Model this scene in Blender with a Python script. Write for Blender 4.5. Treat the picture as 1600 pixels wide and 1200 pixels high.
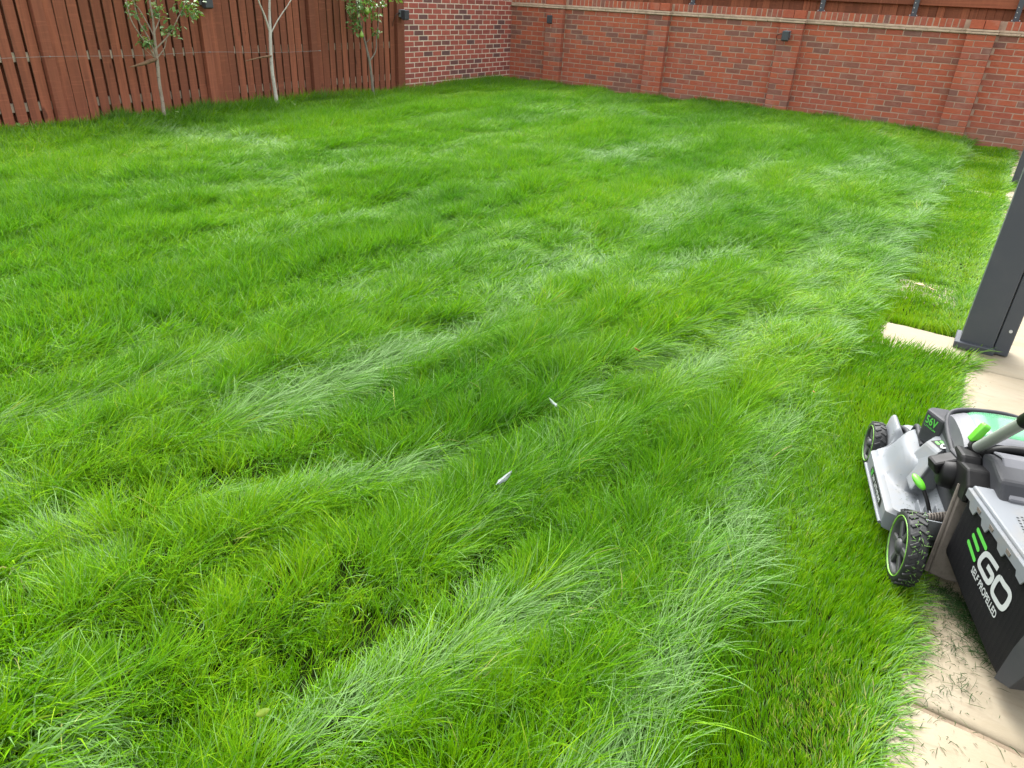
import bpy, bmesh, math, random
import numpy as np
from mathutils import Vector, Matrix, Euler

# ------------------------------------------------------------------ clear
for o in list(bpy.data.objects):
    bpy.data.objects.remove(o)
SC = bpy.context.scene
COL = SC.collection
rng = np.random.default_rng(11)
random.seed(5)

# ------------------------------------------------------------------ camera
# garden frame: X along the back wall (0 = fence corner), Y = 0 at the back wall, camera at negative Y
cam = bpy.data.cameras.new('camera')
cam.sensor_width = 36.0
cam.lens = 36.0 * 1121.69 / 1600.0
cam.clip_start = 0.05
cam.clip_end = 800
camo = bpy.data.objects.new('camera', cam)
COL.objects.link(camo)
CAM = Vector((7.955, -12.039, 1.5))
r_ = Vector((0.833233, 0.550985, 0.046240))
u_ = Vector((-0.296693, 0.374971, 0.878277))
b_ = Vector((0.466578, -0.745529, 0.475911))
camo.matrix_world = Matrix(((r_.x, u_.x, b_.x, CAM.x), (r_.y, u_.y, b_.y, CAM.y), (r_.z, u_.z, b_.z, CAM.z), (0, 0, 0, 1)))
SC.camera = camo

# ------------------------------------------------------------------ world + sun (bright overcast)
SUN_EL, SUN_AZ = math.radians(54), math.radians(325)      # azimuth measured from +Y clockwise
w = bpy.data.worlds.new('World')
SC.world = w
w.use_nodes = True
nt = w.node_tree
nt.nodes.clear()
sky = nt.nodes.new('ShaderNodeTexSky')
sky.sky_type = 'NISHITA'
sky.sun_disc = False
sky.sun_elevation = SUN_EL
sky.sun_rotation = SUN_AZ
sky.air_density = 1.0
sky.dust_density = 4.0
sky.ozone_density = 1.0
hs = nt.nodes.new('ShaderNodeHueSaturation')
hs.inputs['Saturation'].default_value = 0.10
bg = nt.nodes.new('ShaderNodeBackground')
bg.inputs['Strength'].default_value = 0.15
wo = nt.nodes.new('ShaderNodeOutputWorld')
nt.links.new(sky.outputs[0], hs.inputs['Color'])
nt.links.new(hs.outputs[0], bg.inputs['Color'])
nt.links.new(bg.outputs[0], wo.inputs['Surface'])
sl = bpy.data.lights.new('sun', 'SUN')
sl.energy = 1.3
sl.angle = math.radians(42)
sl.color = (1.0, 0.97, 0.92)
so = bpy.data.objects.new('sun', sl)
COL.objects.link(so)
sd = Vector((math.sin(SUN_AZ) * math.cos(SUN_EL), math.cos(SUN_AZ) * math.cos(SUN_EL), math.sin(SUN_EL)))
so.rotation_euler = sd.to_track_quat('Z', 'Y').to_euler()
so.location = (4, -8, 12)

SC.view_settings.view_transform = 'Standard'
SC.view_settings.look = 'None'
SC.view_settings.exposure = 2.12
SC.view_settings.gamma = 1.0
SC.view_settings.use_curve_mapping = False
SC.render.engine = 'CYCLES'
SC.cycles.max_bounces = 4
SC.cycles.diffuse_bounces = 2
SC.cycles.glossy_bounces = 2
SC.cycles.transmission_bounces = 3
SC.cycles.transparent_max_bounces = 6
SC.cycles.use_denoising = True
SC.cycles.denoiser = 'OPENIMAGEDENOISE'
SC.cycles.denoising_input_passes = 'RGB_ALBEDO_NORMAL'
SC.cycles.denoising_prefilter = 'ACCURATE'
SC.cycles.use_adaptive_sampling = False
SC.cycles.sample_clamp_indirect = 6.0
SC.render.film_transparent = False

# ================================================================== helpers
def link(o, parent=None):
    COL.objects.link(o)
    if parent is not None:
        o.parent = parent
    return o

def tag(o, label=None, cat=None, group=None, kind=None):
    if label: o['label'] = label
    if cat: o['category'] = cat
    if group: o['group'] = group
    if kind: o['kind'] = kind
    return o

def empty(name, loc=(0, 0, 0), rz=0.0, parent=None):
    o = bpy.data.objects.new(name, None)
    o.empty_display_size = 0.1
    link(o, parent)
    o.location = loc
    o.rotation_euler = (0, 0, rz)
    return o

def mesh_of(name, vf, mat=None, smooth=False):
    me = bpy.data.meshes.new(name)
    if isinstance(vf, bmesh.types.BMesh):
        vf.to_mesh(me)
        vf.free()
    else:
        me.from_pydata([tuple(v) for v in vf[0]], [], [tuple(f) for f in vf[1]])
    me.update()
    if mat is not None:
        for m in (mat if isinstance(mat, (list, tuple)) else [mat]):
            me.materials.append(m)
    if smooth:
        me.polygons.foreach_set('use_smooth', [True] * len(me.polygons))
    return me

def obj(name, vf, mat=None, parent=None, smooth=False, loc=None):
    me = vf if isinstance(vf, bpy.types.Mesh) else mesh_of(name, vf, mat, smooth)
    o = bpy.data.objects.new(name, me)
    link(o, parent)
    if loc is not None:
        o.location = loc
    return o

def box(x0, x1, y0, y1, z0, z1, bev=0.0, seg=1):
    bm = bmesh.new()
    vs = [bm.verts.new(p) for p in ((x0, y0, z0), (x1, y0, z0), (x1, y1, z0), (x0, y1, z0), (x0, y0, z1), (x1, y0, z1), (x1, y1, z1), (x0, y1, z1))]
    for f in ((3, 2, 1, 0), (4, 5, 6, 7), (0, 1, 5, 4), (1, 2, 6, 5), (2, 3, 7, 6), (3, 0, 4, 7)):
        bm.faces.new([vs[i] for i in f])
    if bev > 0:
        bmesh.ops.bevel(bm, geom=list(bm.edges), offset=bev, segments=seg, profile=0.5, affect='EDGES')
    return bm

def prism(poly, axis, a0, a1, bev=0.0, seg=1):
    """poly = list of 2D points; axis 0: (a, p, q), 1: (p, a, q), 2: (p, q, a)"""
    def mk(p, a):
        return {0: (a, p[0], p[1]), 1: (p[0], a, p[1]), 2: (p[0], p[1], a)}[axis]
    bm = bmesh.new()
    A = [bm.verts.new(mk(p, a0)) for p in poly]
    B = [bm.verts.new(mk(p, a1)) for p in poly]
    bm.faces.new(A)
    bm.faces.new(B[::-1])
    n = len(poly)
    for i in range(n):
        bm.faces.new((A[i], B[i], B[(i + 1) % n], A[(i + 1) % n]))
    bmesh.ops.recalc_face_normals(bm, faces=list(bm.faces))
    if bev > 0:
        bmesh.ops.bevel(bm, geom=list(bm.edges), offset=bev, segments=seg, profile=0.5, affect='EDGES')
    return bm

def tube(pts, rad, n=8, wob=0.0, cap=True):
    pts = [Vector(p) for p in pts]
    if not hasattr(rad, '__len__'):
        rad = [rad] * len(pts)
    V, Fs = [], []
    side = None
    for i, p in enumerate(pts):
        t = (pts[min(i + 1, len(pts) - 1)] - pts[max(i - 1, 0)]).normalized()
        if side is None:
            side = t.orthogonal().normalized()
        side = (side - t * side.dot(t)).normalized()
        up = t.cross(side)
        for k in range(n):
            a = 2 * math.pi * k / n
            rr = rad[i] * (1 + wob * (random.random() - 0.5))
            V.append(p + side * math.cos(a) * rr + up * math.sin(a) * rr)
    for i in range(len(pts) - 1):
        for k in range(n):
            a, b = i * n + k, i * n + (k + 1) % n
            Fs.append((a, b, b + n, a + n))
    if cap:
        m = (len(pts) - 1) * n
        k = len(V)
        V += [V[i].copy() for i in range(n)] + [V[m + i].copy() for i in range(n)]
        Fs.append(tuple(range(k + n - 1, k - 1, -1)))
        Fs.append(tuple(range(k + n, k + 2 * n)))
    return V, Fs

def smooth_path(pts, sub=4):
    """Catmull-Rom"""
    P = [Vector(p) for p in pts]
    if len(P) < 3:
        return P
    out = []
    for i in range(len(P) - 1):
        p0, p1, p2, p3 = P[max(i - 1, 0)], P[i], P[i + 1], P[min(i + 2, len(P) - 1)]
        for s in range(sub):
            t = s / sub
            out.append(0.5 * ((2 * p1) + (p2 - p0) * t + (2 * p0 - 5 * p1 + 4 * p2 - p3) * t * t + (3 * p1 - p0 - 3 * p2 + p3) * t ** 3))
    out.append(P[-1])
    return out

def lathe(profile, axis='x', n=32, center=(0, 0, 0)):
    """profile = list of (a, r); revolved round the axis"""
    V, Fs = [], []
    m = len(profile)
    for k in range(n):
        t = 2 * math.pi * k / n
        c, s = math.cos(t), math.sin(t)
        for a, r in profile:
            p = {'x': (a, r * c, r * s), 'y': (r * c, a, r * s), 'z': (r * c, r * s, a)}[axis]
            V.append((p[0] + center[0], p[1] + center[1], p[2] + center[2]))
    for k in range(n):
        for i in range(m - 1):
            a, b = k * m + i, ((k + 1) % n) * m + i
            Fs.append((a, b, b + 1, a + 1))
    return V, Fs

def join_vf(parts):
    V, Fs = [], []
    for v, f in parts:
        o = len(V)
        V += [tuple(p) for p in v]
        Fs += [tuple(i + o for i in q) for q in f]
    return V, Fs

def bm_vf(bm):
    bm.verts.ensure_lookup_table()
    for i, v in enumerate(bm.verts):
        v.index = i
    r = ([tuple(v.co) for v in bm.verts], [tuple(v.index for v in f.verts) for f in bm.faces])
    bm.free()
    return r

def xform(vf, M):
    return [tuple(M @ Vector(v)) for v in vf[0]], vf[1]

# smooth value noise for numpy
class Noise:
    def __init__(self, seed):
        self.g = np.random.default_rng(seed).random((128, 128)) * 2 - 1
    def __call__(self, x, y):
        xi, yi = np.floor(x).astype(int), np.floor(y).astype(int)
        fx, fy = x - xi, y - yi
        fx, fy = fx * fx * (3 - 2 * fx), fy * fy * (3 - 2 * fy)
        a = self.g[xi % 128, yi % 128]; b = self.g[(xi + 1) % 128, yi % 128]
        c = self.g[xi % 128, (yi + 1) % 128]; d = self.g[(xi + 1) % 128, (yi + 1) % 128]
        return (a * (1 - fx) + b * fx) * (1 - fy) + (c * (1 - fx) + d * fx) * fy

# ================================================================== materials
class NT:
    def __init__(self, name):
        self.m = bpy.data.materials.new(name)
        self.m.use_nodes = True
        self.t = self.m.node_tree
        self.t.nodes.clear()
        self.out = self.t.nodes.new('ShaderNodeOutputMaterial')
    def n(self, typ, **kw):
        nd = self.t.nodes.new('ShaderNode' + typ)
        for k, v in kw.items():
            if k.startswith('_'):
                nd.inputs[k[1:].replace('_', ' ')].default_value = v
            else:
                setattr(nd, k, v)
        return nd
    def l(self, a, b):
        self.t.links.new(a, b)
    def val(self, inp, v):
        if hasattr(v, 'is_linked') or isinstance(v, bpy.types.NodeSocket):
            self.l(v, inp)
        else:
            inp.default_value = v
    def math(self, op, a, b=None, clamp=False):
        nd = self.n('Math', operation=op, use_clamp=clamp)
        self.val(nd.inputs[0], a)
        if b is not None: self.val(nd.inputs[1], b)
        return nd.outputs[0]
    def mix(self, fac, a, b, blend='MIX'):
        nd = self.n('Mix', data_type='RGBA', blend_type=blend)
        self.val(nd.inputs[0], fac)
        for i, c in ((6, a), (7, b)):
            if isinstance(c, (tuple, list)):
                c = tuple(c) + (1.0,) if len(c) == 3 else c
            self.val(nd.inputs[i], c)
        return nd.outputs[2]
    def ramp(self, fac, stops, interp='LINEAR'):
        nd = self.n('ValToRGB')
        nd.color_ramp.interpolation = interp
        e = nd.color_ramp.elements
        while len(e) < len(stops): e.new(0.5)
        for i, (p, c) in enumerate(stops):
            e[i].position = p
            if not isinstance(c, (tuple, list)): c = (c, c, c)
            e[i].color = tuple(c) + (1.0,) if len(c) == 3 else c
        self.val(nd.inputs[0], fac)
        return nd.outputs[0]
    def pos(self, scale=(1, 1, 1), obj_space=False, rnd=None):
        if obj_space:
            src = self.n('TexCoord').outputs['Object']
        else:
            src = self.n('NewGeometry').outputs['Position']
        mp = self.n('Mapping')
        mp.inputs['Scale'].default_value = scale
        self.l(src, mp.inputs['Vector'])
        if rnd is not None:
            cx = self.n('CombineXYZ')
            for i in range(3): self.l(rnd, cx.inputs[i])
            sc = self.n('VectorMath', operation='SCALE')
            self.l(cx.outputs[0], sc.inputs[0]); sc.inputs['Scale'].default_value = 37.0
            self.l(sc.outputs[0], mp.inputs['Location'])
        return mp.outputs[0]
    def noise(self, vec, scale, detail=3.0, rough=0.55, dist=0.0):
        nd = self.n('TexNoise')
        nd.inputs['Scale'].default_value = scale
        nd.inputs['Detail'].default_value = detail
        nd.inputs['Roughness'].default_value = rough
        nd.inputs['Distortion'].default_value = dist
        if vec is not None: self.l(vec, nd.inputs['Vector'])
        return nd.outputs['Fac']
    def bump(self, h, strength=0.3, dist=0.01):
        nd = self.n('Bump')
        nd.inputs['Strength'].default_value = strength
        nd.inputs['Distance'].default_value = dist
        self.l(h, nd.inputs['Height'])
        return nd.outputs[0]
    def principled(self, col, rough=0.6, bump=None, spec=0.5, metal=0.0, coat=0.0):
        p = self.n('BsdfPrincipled')
        if isinstance(col, (tuple, list)): col = tuple(col) + (1.0,) if len(col) == 3 else col
        self.val(p.inputs['Base Color'], col)
        self.val(p.inputs['Roughness'], rough)
        p.inputs['Specular IOR Level'].default_value = spec
        p.inputs['Metallic'].default_value = metal
        p.inputs['Coat Weight'].default_value = coat
        if bump is not None: self.l(bump, p.inputs['Normal'])
        self.p = p
        return p
    def done(self, sh):
        self.l(sh.outputs[0] if hasattr(sh, 'outputs') else sh, self.out.inputs['Surface'])
        return self.m

def rnd_value(N):
    """per-piece random: object random + the piece attribute 'rnd' of joined meshes"""
    a = N.n('Attribute', attribute_name='rnd').outputs['Fac']
    b = N.n('ObjectInfo').outputs['Random']
    return N.math('FRACT', N.math('ADD', a, b))

def mat_brick(name, stops, dirt=0.35):
    N = NT(name)
    r = rnd_value(N)
    c = N.ramp(r, stops)
    v = N.pos((1, 1, 1))
    n1 = N.noise(N.pos((14, 14, 14)), 1.0, 4, 0.6)
    c = N.mix(N.math('MULTIPLY', n1, 0.5), c, N.mix(1.0, c, (0.55, 0.5, 0.5), 'MULTIPLY'))
    # dragged creases along the brick
    cr = N.noise(N.pos((18, 18, 150), rnd=r), 1.0, 2, 0.6, 0.3)
    crm = N.ramp(cr, [(0.60, 0.0), (0.72, 1.0)])
    c = N.mix(N.math('MULTIPLY', crm, 0.55), c, (0.10, 0.035, 0.028))
    n2 = N.noise(N.pos((6, 6, 6)), 1.0, 5, 0.65)
    c = N.mix(N.ramp(n2, [(0.5, 0.0), (0.85, dirt)]), c, (0.42, 0.30, 0.24))
    # splash weathering near the soil
    z = N.n('SeparateXYZ'); N.l(N.n('NewGeometry').outputs['Position'], z.inputs[0])
    zz = N.math('ADD', z.outputs['Z'], N.math('MULTIPLY', N.noise(N.pos((5, 5, 9)), 1.0, 3), 0.35))
    sp = N.ramp(zz, [(0.22, 0.5), (0.48, 0.0)])
    c = N.mix(sp, c, (0.24, 0.15, 0.10))
    hb = N.math('ADD', N.noise(N.pos((90, 90, 90)), 1.0, 3), N.math('MULTIPLY', crm, -0.6))
    return N.done(N.principled(c, 0.85, N.bump(hb, 0.5, 0.004), 0.25))

RED = (0.38, 0.100, 0.058); ORG = (0.43, 0.115, 0.060); PNK = (0.35, 0.106, 0.070); DRK = (0.21, 0.102, 0.083); BRN = (0.26, 0.105, 0.075)
M_BRICK = mat_brick('brick_red', [(0.0, RED), (0.3, ORG), (0.5, RED), (0.68, PNK), (0.8, BRN), (0.88, DRK), (0.95, BRN), (1.0, RED)], 0.42)
M_BRICK2 = mat_brick('brick_pink_red', [(0.0, (0.36, 0.094, 0.072)), (0.35, (0.40, 0.11, 0.082)), (0.6, (0.33, 0.088, 0.07)), (0.78, (0.23, 0.085, 0.072)), (0.88, (0.14, 0.075, 0.075)), (1.0, (0.34, 0.09, 0.07))], 0.18)

def mat_mortar(name, col):
    N = NT(name)
    n = N.noise(N.pos((12, 12, 12)), 1.0, 5, 0.65)
    c = N.mix(N.ramp(n, [(0.35, 0.0), (0.75, 1.0)]), col, tuple(k * 0.62 for k in col))
    return N.done(N.principled(c, 0.95, N.bump(N.noise(N.pos((160, 160, 160)), 1.0, 3), 0.5, 0.003), 0.2))
M_MORTAR = mat_mortar('mortar_buff', (0.42, 0.29, 0.215))
M_MORTAR2 = mat_mortar('mortar_cream', (0.70, 0.57, 0.47))
M_CREASE = mat_mortar('creasing_tile_buff', (0.5280, 0.4000, 0.2960))

def mat_wood(name, col, dark, zaxis=2, edge=False):
    N = NT(name)
    r = rnd_value(N)
    sc = [26, 26, 26]; sc[zaxis] = 1.6
    g = N.noise(N.pos(tuple(sc), rnd=r), 1.0, 5, 0.6, 0.6)
    sc2 = [9, 9, 9]; sc2[zaxis] = 3.5
    kn = N.noise(N.pos(tuple(sc2), rnd=r), 1.0, 2, 0.5)
    tone = N.mix(r, tuple(k * 0.70 for k in col), tuple(min(1, k * 1.3) for k in col))
    c = N.mix(N.ramp(g, [(0.35, 0.0), (0.7, 0.7)]), tone, dark)
    c = N.mix(N.ramp(kn, [(0.70, 0.0), (0.76, 0.75)]), c, tuple(k * 0.45 for k in dark))
    # rough-sawn cross marks and rubbed stain
    sc3 = [5, 5, 5]; sc3[zaxis] = 60
    sw = N.noise(N.pos(tuple(sc3), rnd=r), 1.0, 2, 0.5)
    c = N.mix(N.ramp(sw, [(0.55, 0.0), (0.8, 0.35)]), c, tuple(min(1, k * 1.6 + 0.01) for k in col))
    h = N.math('ADD', g, N.math('MULTIPLY', sw, 0.4))
    return N.done(N.principled(c, 0.8, N.bump(h, 0.35, 0.004), 0.3))
M_FENCE = mat_wood('stained_timber', (0.25, 0.080, 0.043), (0.13, 0.044, 0.026))
M_FENCE_EDGE = mat_wood('sawn_timber_edge', (0.17, 0.085, 0.052), (0.10, 0.046, 0.028))
M_FENCE_POST = mat_wood('stained_post', (0.24, 0.078, 0.043), (0.14, 0.047, 0.028))
M_FENCE_TOP = mat_wood('brown_timber', (0.22, 0.075, 0.034), (0.105, 0.036, 0.018))
M_RAIL = mat_wood('pale_rail', (0.42, 0.34, 0.26), (0.26, 0.2, 0.15), 1)
M_RAIL_TOP = mat_wood('brown_rail', (0.22, 0.070, 0.034), (0.12, 0.04, 0.02), 0)

def mat_plastic(name, col, rough=0.45, dirt=0.0, dirtcol=(0.3, 0.25, 0.17), spec=0.5, scale=18, bump=0.05):
    N = NT(name)
    n = N.noise(N.pos((scale, scale, scale)), 1.0, 5, 0.7)
    c = N.mix(N.ramp(n, [(0.48, 0.0), (0.78, dirt)]), col, dirtcol)
    n2 = N.noise(N.pos((220, 220, 220)), 1.0, 2)
    rr = N.math('ADD', N.math('MULTIPLY', n, 0.25), rough - 0.12)
    return N.done(N.principled(c, rr, N.bump(n2, bump * 0.5, 0.001), spec))
M_STEEL = mat_plastic('anthracite_metal', (0.0512, 0.0565, 0.0672), 0.42, 0.25, (0.09, 0.09, 0.09), 0.4, 9, 0.03)
M_LIGHT_D = mat_plastic('anthracite_lamp', (0.0408, 0.0467, 0.0561), 0.45, 0.2, (0.1, 0.1, 0.1))
M_LIGHT_G = mat_plastic('grey_lamp_box', (0.1760, 0.2080, 0.2320), 0.5, 0.2, (0.15, 0.15, 0.15))
M_BLACK = mat_plastic('black_plastic', (0.0054, 0.0054, 0.0058), 0.5, 0.35, (0.022, 0.02, 0.017), 0.2)
M_WORN = mat_plastic('worn_metal_edge', (0.3520, 0.2880, 0.2304), 0.5, 0.9, (0.16, 0.08, 0.045), 0.5, 60)
M_DECK = mat_plastic('silver_grey_deck', (0.1453, 0.1580, 0.1714), 0.58, 0.35, (0.20, 0.165, 0.11), 0.3, 11)
M_DECK_D = mat_plastic('mid_grey_plastic', (0.1760, 0.1920, 0.2040), 0.5, 0.4, (0.25, 0.22, 0.17), 0.45, 24)
M_HOUSE = mat_plastic('charcoal_housing', (0.0299, 0.0315, 0.0359), 0.55, 0.45, (0.07, 0.068, 0.066), 0.22, 12)
M_HOUSE_G = mat_plastic('grey_housing', (0.0751, 0.0780, 0.0896), 0.5, 0.4, (0.15, 0.15, 0.15), 0.45, 12)
M_GREEN = mat_plastic('lime_plastic', (0.0816, 0.3740, 0.0136), 0.4, 0.05)
M_GREEN_PRINT = mat_plastic('lime_print', (0.0748, 0.4080, 0.0476), 0.6, 0.05, bump=0.0)
M_WHITE_PRINT = mat_plastic('white_print', (0.3536, 0.3740, 0.3740), 0.6, 0.15, (0.5, 0.5, 0.48), bump=0.0)
M_RING = mat_plastic('dirty_lime_ring', (0.1360, 0.3200, 0.0400), 0.5, 0.8, (0.06, 0.08, 0.03), 0.4, 45)
M_ALU = mat_plastic('grey_tube', (0.2160, 0.2304, 0.2160), 0.34, 0.2, (0.2, 0.2, 0.18), 0.6, 10)
M_FLANGE = mat_plastic('muddy_plate', (0.1200, 0.1040, 0.0880), 0.7, 0.9, (0.06, 0.05, 0.042), 0.3, 30)
M_RUBBER = mat_plastic('tyre_rubber', (0.0112, 0.0123, 0.0134), 0.6, 0.5, (0.06, 0.06, 0.05), 0.4, 40)
M_RIM = mat_plastic('dark_rim', (0.0360, 0.0376, 0.0400), 0.5, 0.5, (0.09, 0.085, 0.075), 0.45, 30)
M_CABLE = mat_plastic('black_cable', (0.012, 0.012, 0.012), 0.5)
M_WIRE = mat_plastic('galvanised_wire', (0.25, 0.25, 0.24), 0.5)
M_BOLT = mat_plastic('zinc_bolt', (0.4800, 0.4800, 0.4640), 0.35, 0.2)
M_CONC = mat_mortar('concrete_board', (0.36, 0.30, 0.23))

def mat_bag():
    N = NT('black_mesh_fabric')
    tc = N.pos((1, 1, 1), True)
    vo = N.n('TexVoronoi'); vo.inputs['Scale'].default_value = 330.0
    vo.inputs['Randomness'].default_value = 0.15
    N.l(tc, vo.inputs['Vector'])
    n = N.noise(N.pos((9, 9, 9)), 1.0, 5, 0.65)
    c = N.mix(N.ramp(n, [(0.5, 0.0), (0.8, 0.5)]), (0.006, 0.006, 0.007), (0.016, 0.015, 0.014))
    sp = N.noise(N.pos((170, 170, 170)), 1.0, 2, 0.5)
    c = N.mix(N.ramp(sp, [(0.74, 0.0), (0.79, 0.6)]), c, (0.24, 0.22, 0.18))
    return N.done(N.principled(c, 0.7, N.bump(vo.outputs['Distance'], 0.6, 0.003), 0.12))
M_BAG = mat_bag()

def mat_lid():
    N = NT('green_tinted_lid')
    p = N.principled((0.12, 0.36, 0.20), 0.22, None, 0.5, 0.0, 0.4)
    tr = N.n('BsdfTransparent'); tr.inputs['Color'].default_value = (0.35, 0.85, 0.5, 1)
    mx = N.n('MixShader'); mx.inputs[0].default_value = 0.38
    N.l(p.outputs[0], mx.inputs[1]); N.l(tr.outputs[0], mx.inputs[2])
    return N.done(mx)
M_LID = mat_lid()

def mat_stone():
    N = NT('buff_sandstone')
    r = rnd_value(N)
    v = N.pos((1, 1, 1), rnd=r)
    n = N.noise(N.pos((1.6, 3.2, 2), rnd=r), 1.0, 6, 0.65, 0.8)
    c = N.ramp(n, [(0.25, (0.190, 0.153, 0.098)), (0.45, (0.222, 0.187, 0.128)), (0.62, (0.238, 0.207, 0.150)), (0.8, (0.185, 0.158, 0.117))])
    st = N.noise(N.pos((5, 22, 5), rnd=r), 1.0, 4, 0.6, 1.2)
    c = N.mix(N.ramp(st, [(0.56, 0.0), (0.7, 0.4)]), c, (0.165, 0.122, 0.080))
    sp = N.noise(N.pos((120, 120, 120)), 1.0, 2, 0.6)
    c = N.mix(N.ramp(sp, [(0.68, 0.0), (0.76, 0.5)]), c, (0.26, 0.21, 0.14))
    h = N.math('ADD', N.noise(N.pos((9, 9, 9), rnd=r), 1.0, 5, 0.6), N.math('MULTIPLY', sp, 0.15))
    return N.done(N.principled(c, 0.82, N.bump(h, 0.35, 0.01), 0.3))
M_STONE = mat_stone()
M_JOINT = mat_mortar('paving_joint', (0.2080, 0.1600, 0.1120))

def mat_soil():
    N = NT('soil_and_thatch')
    n = N.noise(N.pos((20, 20, 20)), 1.0, 6, 0.7)
    c = N.ramp(n, [(0.3, (0.006, 0.008, 0.003)), (0.6, (0.011, 0.018, 0.004)), (0.8, (0.020, 0.022, 0.008))])
    return N.done(N.principled(c, 0.95, N.bump(n, 0.8, 0.02), 0.0))
M_SOIL = mat_soil()

def mat_grass(name, stops, transl=0.32, rough=0.5, spec=0.12, under=(0.165, 0.280, 0.105), under_f=0.78):
    N = NT(name)
    t = N.n('Attribute', attribute_name='tone').outputs['Fac']
    ti = N.n('Attribute', attribute_name='itone', attribute_type='INSTANCER').outputs['Fac']
    t = N.math('ADD', t, ti)
    c = N.ramp(t, stops)
    bf = N.n('NewGeometry').outputs['Backfacing']
    c2 = N.mix(N.math('MULTIPLY', bf, under_f), c, under)
    p = N.principled(c2, rough, None, spec)
    tr = N.n('BsdfTranslucent')
    N.l(N.mix(1.0, c, (1.15, 1.3, 0.3), 'MULTIPLY'), tr.inputs['Color'])
    mx = N.n('MixShader'); mx.inputs[0].default_value = transl
    N.l(p.outputs[0], mx.inputs[1]); N.l(tr.outputs[0], mx.inputs[2])
    return N.done(mx)
G_STOPS = [(0.0, (0.021, 0.092, 0.0015)), (0.3, (0.048, 0.165, 0.001)), (0.62, (0.104, 0.250, 0.001)), (0.9, (0.182, 0.330, 0.002)), (0.965, (0.23, 0.33, 0.02)), (1.0, (0.36, 0.31, 0.14))]
M_GRASS = mat_grass('meadow_grass', G_STOPS)
M_CLIP = mat_grass('grass_clippings', [(0.0, (0.007, 0.028, 0.005)), (0.5, (0.013, 0.046, 0.007)), (0.85, (0.030, 0.064, 0.012)), (1.0, (0.06, 0.055, 0.025))], 0.15, 0.6, 0.15, (0.016, 0.042, 0.010), 0.2)
L_STOPS = [(0.0, (0.06, 0.14, 0.035)), (0.6, (0.115, 0.225, 0.055)), (1.0, (0.22, 0.31, 0.10))]
M_LEAF = mat_grass('fruit_tree_leaf', L_STOPS, 0.25, 0.35, 0.5, (0.20, 0.30, 0.17), 0.7)
M_PEAR = mat_plastic('green_pear', (0.20, 0.34, 0.05), 0.4, 0.3, (0.26, 0.22, 0.06), 0.5, 40)

def mat_bark(name, c1, c2, c3):
    N = NT(name)
    n = N.noise(N.pos((40, 40, 14)), 1.0, 5, 0.65)
    c = N.ramp(n, [(0.3, c2), (0.55, c1), (0.8, c1)])
    ln = N.noise(N.pos((22, 22, 90)), 1.0, 2, 0.5)
    c = N.mix(N.ramp(ln, [(0.64, 0.0), (0.7, 0.8)]), c, c3)
    return N.done(N.principled(c, 0.8, N.bump(n, 0.5, 0.006), 0.3))
M_BARK_A = mat_bark('grey_brown_bark', (0.30, 0.25, 0.20), (0.20, 0.15, 0.11), (0.09, 0.06, 0.045))
M_BARK_B = mat_bark('silver_bark', (0.47, 0.45, 0.40), (0.36, 0.33, 0.29), (0.13, 0.11, 0.09))
M_BARK_C = mat_bark('dark_grey_bark', (0.20, 0.18, 0.15), (0.12, 0.095, 0.08), (0.05, 0.04, 0.035))
M_STRAP = mat_bark('brown_tie', (0.17, 0.105, 0.06), (0.11, 0.06, 0.035), (0.06, 0.035, 0.02))
M_FEATHER = mat_plastic('white_feather', (0.1944, 0.2203, 0.2268), 0.7, 0.5, (0.18, 0.21, 0.21), 0.3, 60)
M_LIME_LEAF = mat_grass('yellow_green_leaf', [(0.0, (0.085, 0.155, 0.006)), (1.0, (0.13, 0.19, 0.012))], 0.3, 0.5, 0.2, (0.12, 0.18, 0.02), 0.3)
M_DRY_LEAF = mat_bark('dry_leaf', (0.36, 0.13, 0.045), (0.22, 0.075, 0.03), (0.12, 0.05, 0.02))
M_TAN_LEAF = mat_bark('tan_leaf', (0.48, 0.36, 0.20), (0.36, 0.24, 0.12), (0.2, 0.12, 0.06))

# ================================================================== ground
nzA, nzB = Noise(1), Noise(2)
PATIO_X = 8.15
def gz(x, y):
    x = np.asarray(x, float); y = np.asarray(y, float)
    back = 0.075 * np.clip((y + 9.0) / 8.0, 0, 1) ** 1.0
    left = 0.075 * np.clip((4.5 - x) / 4.0, 0, 1)
    und = 0.026 * nzA(x * 0.9, y * 0.7) + 0.018 * nzB(x * 2.7, y * 2.0)
    f = np.clip((PATIO_X - 0.45 - x) / 0.8, 0, 1)
    return np.maximum(back * f, left) + und * f - 0.018 * (1 - f)

ground = obj('ground', ([(-150, -150, -0.15), (150, -150, -0.15), (150, 150, -0.15), (-150, 150, -0.15)], [(0, 1, 2, 3)]), M_SOIL)
tag(ground, kind='structure')
gx = np.linspace(-0.1, PATIO_X - 0.004, 70); gy = np.linspace(-15.0, -0.001, 120)
XX, YY = np.meshgrid(gx, gy, indexing='ij')
ZZ = gz(XX, YY)
V = np.stack([XX, YY, ZZ], -1).reshape(-1, 3)
ny = len(gy)
Fq = [(i * ny + j, (i + 1) * ny + j, (i + 1) * ny + j + 1, i * ny + j + 1) for i in range(len(gx) - 1) for j in range(ny - 1)]
lawn = obj('lawn', (V.tolist(), Fq), M_SOIL, smooth=True)
tag(lawn, kind='structure')

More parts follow.
